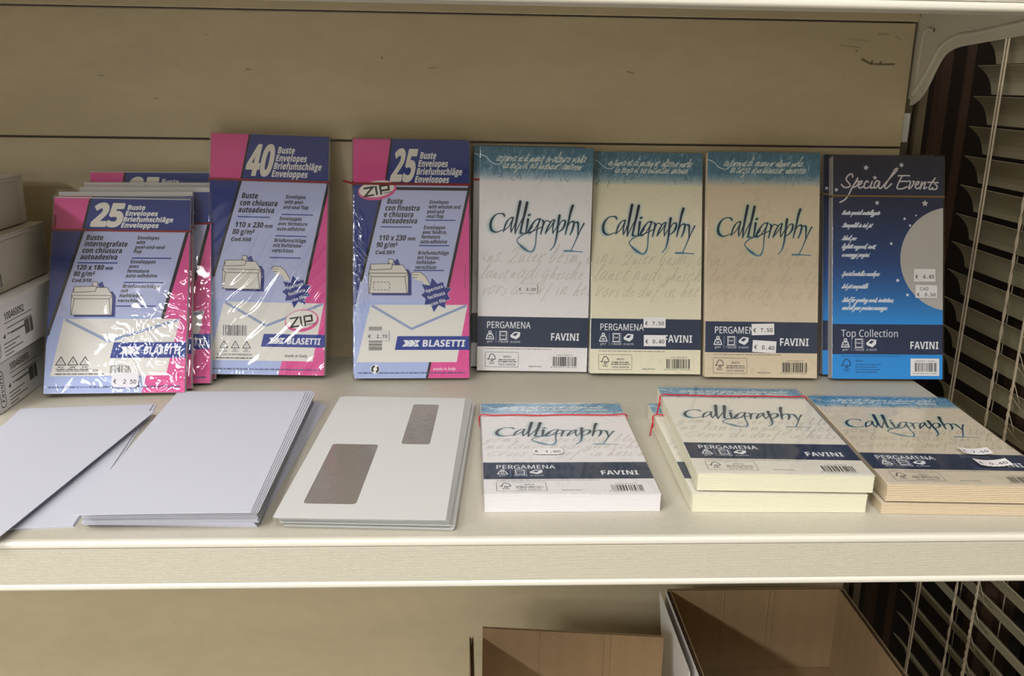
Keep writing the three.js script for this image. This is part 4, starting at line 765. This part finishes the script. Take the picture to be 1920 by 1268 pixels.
// lettered packs lying flat
const small = (k, paper, t) => ({ w: 0.1215, h: 0.1815, t, map: texCalS[k], paper, film: 'calm', fine: true, n: 20 });
layPack('white lettered envelope pack lying flat with a red tear thread, priced 1.00', G3, { ...small('w', M.paperWhite, 0.0128), off: 2, thread: 26, stickers: [[31, 50, 85.5, 94.5, price('100', ['€  1.00'], { ar: 0.48 }), 0, 0.0016, 0.0003, 0.5]] }, 0.0514, 0, 0.2728, 0.0007);
layPack('cream lettered envelope pack lying at the bottom of its pair', G3, { ...small('n', M.paperCream, 0.0134), off: 11, thread: 27, tail: true }, 0.1955, 0, 0.2755, -0.022);
layPack('cream lettered envelope pack lying on top of another, red thread hanging down its side', G3, { ...small('n', M.paperCream, 0.0128), off: 5, thread: 20.5, tail: true }, 0.2008, 0.0152, 0.2747, -0.0468);
layPack('beige lettered envelope pack lying at the bottom beside the blind', G3, { ...small('b', M.paperBeige, 0.0078), n: 8, off: 19 }, 0.3285, 0, 0.2812, -0.05);
layPack('beige lettered envelope pack lying with two curled price stickers, beside the blind', G3, { ...small('b', M.paperBeige, 0.0128), n: 9, off: 8, stickers: [[62, 80, 98.5, 107.5, price('750', ['€  7.50']), -0.02, 0.0018, 0.0016], [63, 83, 116, 125, price('040', ['€  0.40']), 0.05, 0.0018, 0.0016]] }, 0.331, 0.0094, 0.2815, -0.0538);

// ------------------------------------------------------------------ loose envelopes
// body lies in x-z with its centre at the origin; a gentle bow lifts the middle
function sheetGeo(w, d, th, bow, nx = 10, nz = 16) {
  const g = new THREE.BoxGeometry(w, th, d, nx, 1, nz).toNonIndexed(), p = g.attributes.position;
  for (let i = 0; i < p.count; i++) { const x = p.getX(i) / w * 2, z = p.getZ(i) / d * 2; p.setY(i, p.getY(i) + th / 2 + bow * (1 - x * x) * (1 - z * z * 0.6)); }
  g.computeVertexNormals(); return metreUV(g, 4);
}
const plainBody = sheetGeo(0.1105, 0.2305, 0.00046, 0), flapGeo = sheetGeo(0.036, 0.2265, 0.00012, 0, 3, 4);
function plainEnvelope(label, group, x, y, z, yaw, body = plainBody) {
  const t = thing('envelope', label, 'envelope', group);
  mesh('envelope_body', body, M.envelope, t);
  const f = mesh('flap', flapGeo, M.envelope, t); f.position.set(0.036, -0.00013, 0);
  t.position.set(x, y + 0.0001, z); t.rotation.y = yaw; return t;
}
const GW = 'white envelopes in the thick stack', WX = -0.2155, WZ = 0.2815;
{
  let y = 0; const N = 30, dy = 0.00059;
  for (let i = 0; i < N; i++) {
    const s = i / (N - 1);
    let yaw = 0.02, dx = 0, dz = 0;
    if (i < 8) { yaw = -0.045 + i * 0.0035; dx = 0.0085 - i * 0.0006; dz = -0.017 + i * 0.0006; } else if (i < N - 5) { yaw = 0.012 + 0.004 * noise2(i, 1); dx = 0.0005 * noise2(i, 5) + 0.003; dz = -0.012 + 0.0006 * noise2(i, 9); } else { const k = i - (N - 5); yaw = 0.006 + 0.004 * k; dx = 0.006 - 0.0014 * k; dz = -0.006 + 0.0014 * k; }
    const last = i === N - 1;
    plainEnvelope(last ? 'plain white envelope on top of the thick white stack' : 'plain white envelope inside the thick white stack', GW, WX + dx, y, WZ + dz, yaw, last ? sheetGeo(0.1105, 0.2305, 0.00046, 0.0006) : plainBody);
    y += dy;
  }
}
const G5 = 'loose white envelopes beside the cartons';
plainEnvelope('white envelope lowest of the few between the cartons and the thick stack', G5, -0.341, 0, 0.2705, 0.095);
plainEnvelope('white envelope just above the lowest beside the cartons', G5, -0.3425, 0.0009, 0.2715, 0.105);
plainEnvelope('loose white envelope lying askew on top beside the cartons', G5, -0.3545, 0.0046, 0.2895, -0.098).rotation.z = 0.012;

// window envelopes: a front with two cut windows, film behind them, grey lined back
const winShape = new THREE.Shape();
{
  const w = 0.1105 / 2, d = 0.2305 / 2; winShape.moveTo(-w + 0.004, -d); winShape.lineTo(w, -d); winShape.lineTo(w, d); winShape.lineTo(-w, d); winShape.lineTo(-w, -d + 0.004); winShape.closePath();
  const hole = (x0, x1, y0, y1, r) => { const h = new THREE.Path(); h.moveTo(x0 + r, y0); h.lineTo(x1 - r, y0); h.quadraticCurveTo(x1, y0, x1, y0 + r); h.lineTo(x1, y1 - r); h.quadraticCurveTo(x1, y1, x1 - r, y1); h.lineTo(x0 + r, y1); h.quadraticCurveTo(x0, y1, x0, y1 - r); h.lineTo(x0, y0 + r); h.quadraticCurveTo(x0, y0, x0 + r, y0); winShape.holes.push(h); };
  hole(0.0115, 0.0335, -0.0985, -0.0085, 0.003); hole(-0.0405, -0.0055, -0.0075, 0.0955, 0.0035);
}
const winFront = metreUV(new THREE.ExtrudeGeometry(winShape, { depth: 0.00022, bevelEnabled: false, curveSegments: 5 }).rotateX(Math.PI / 2).translate(0, 0.00062, 0), 4);
const winBack = metreUV(bx(0.1103, 0.00022, 0.2303, 0, 0.00011, 0), 4), winLining = bx(0.108, 0.00008, 0.228, 0, 0.00028, 0);
function winFilm(x0, x1, z0, z1, o) {
  const g = new THREE.PlaneGeometry(x1 - x0, z1 - z0, 24, 60).rotateX(-Math.PI / 2).translate((x0 + x1) / 2, 0, (z0 + z1) / 2), p = g.attributes.position;
  for (let i = 0; i < p.count; i++) p.setY(i, 0.00034 + 0.00018 * ridge(noise2(p.getX(i) * 30 + o, p.getZ(i) * 170 + 2 * noise2(p.getX(i) * 50, p.getZ(i) * 30)), 3));
  g.computeVertexNormals(); return g;
}
const wf1 = winFilm(0.0105, 0.0345, -0.0995, -0.0075, 1), wf2 = winFilm(-0.0415, -0.0045, -0.0085, 0.0965, 4);
{
  const N = 14, proto = new THREE.Group();
  mesh('envelope_front', winFront, M.winEnvelope, proto); mesh('envelope_back', winBack, M.winEnvelope, proto); mesh('grey_lining', winLining, M.lining, proto);
  tag(mesh('window_film', wf1, M.windowFilm, proto), 'glossy clear film in the small window'); tag(mesh('window_film', wf2, M.windowFilm, proto), 'glossy clear film in the large window');
  for (let i = 0; i < N; i++) {
    const t = proto.clone(); t.name = numbered('window_envelope'); scene.add(t);
    tag(t, i === N - 1 ? 'white envelope with two film windows on top of its stack' : 'white window envelope under the top one in its stack', 'envelope', 'window envelopes in a stack');
    const k = i - (N - 5); let dx = 0.0035 + 0.0007 * noise2(i, 2), dz = -0.006 + 0.0012 * noise2(i, 7), yaw = -0.062 + 0.006 * noise2(i, 4);
    if (i < 6) { dx += 0.003; dz -= 0.003; }
    if (k >= 0) { dx = 0.004 - 0.001 * k; dz = -0.005 + 0.00125 * k; yaw = -0.062 + 0.003 * k; }
    t.position.set(-0.0834 + dx, 0.0002 + i * 0.00092, 0.2800 + dz); t.rotation.y = yaw;
  }
}
scene.traverse(o => { if (o.isMesh) { o.castShadow = true; o.receiveShadow = true; } });
renderer.render(scene, camera);
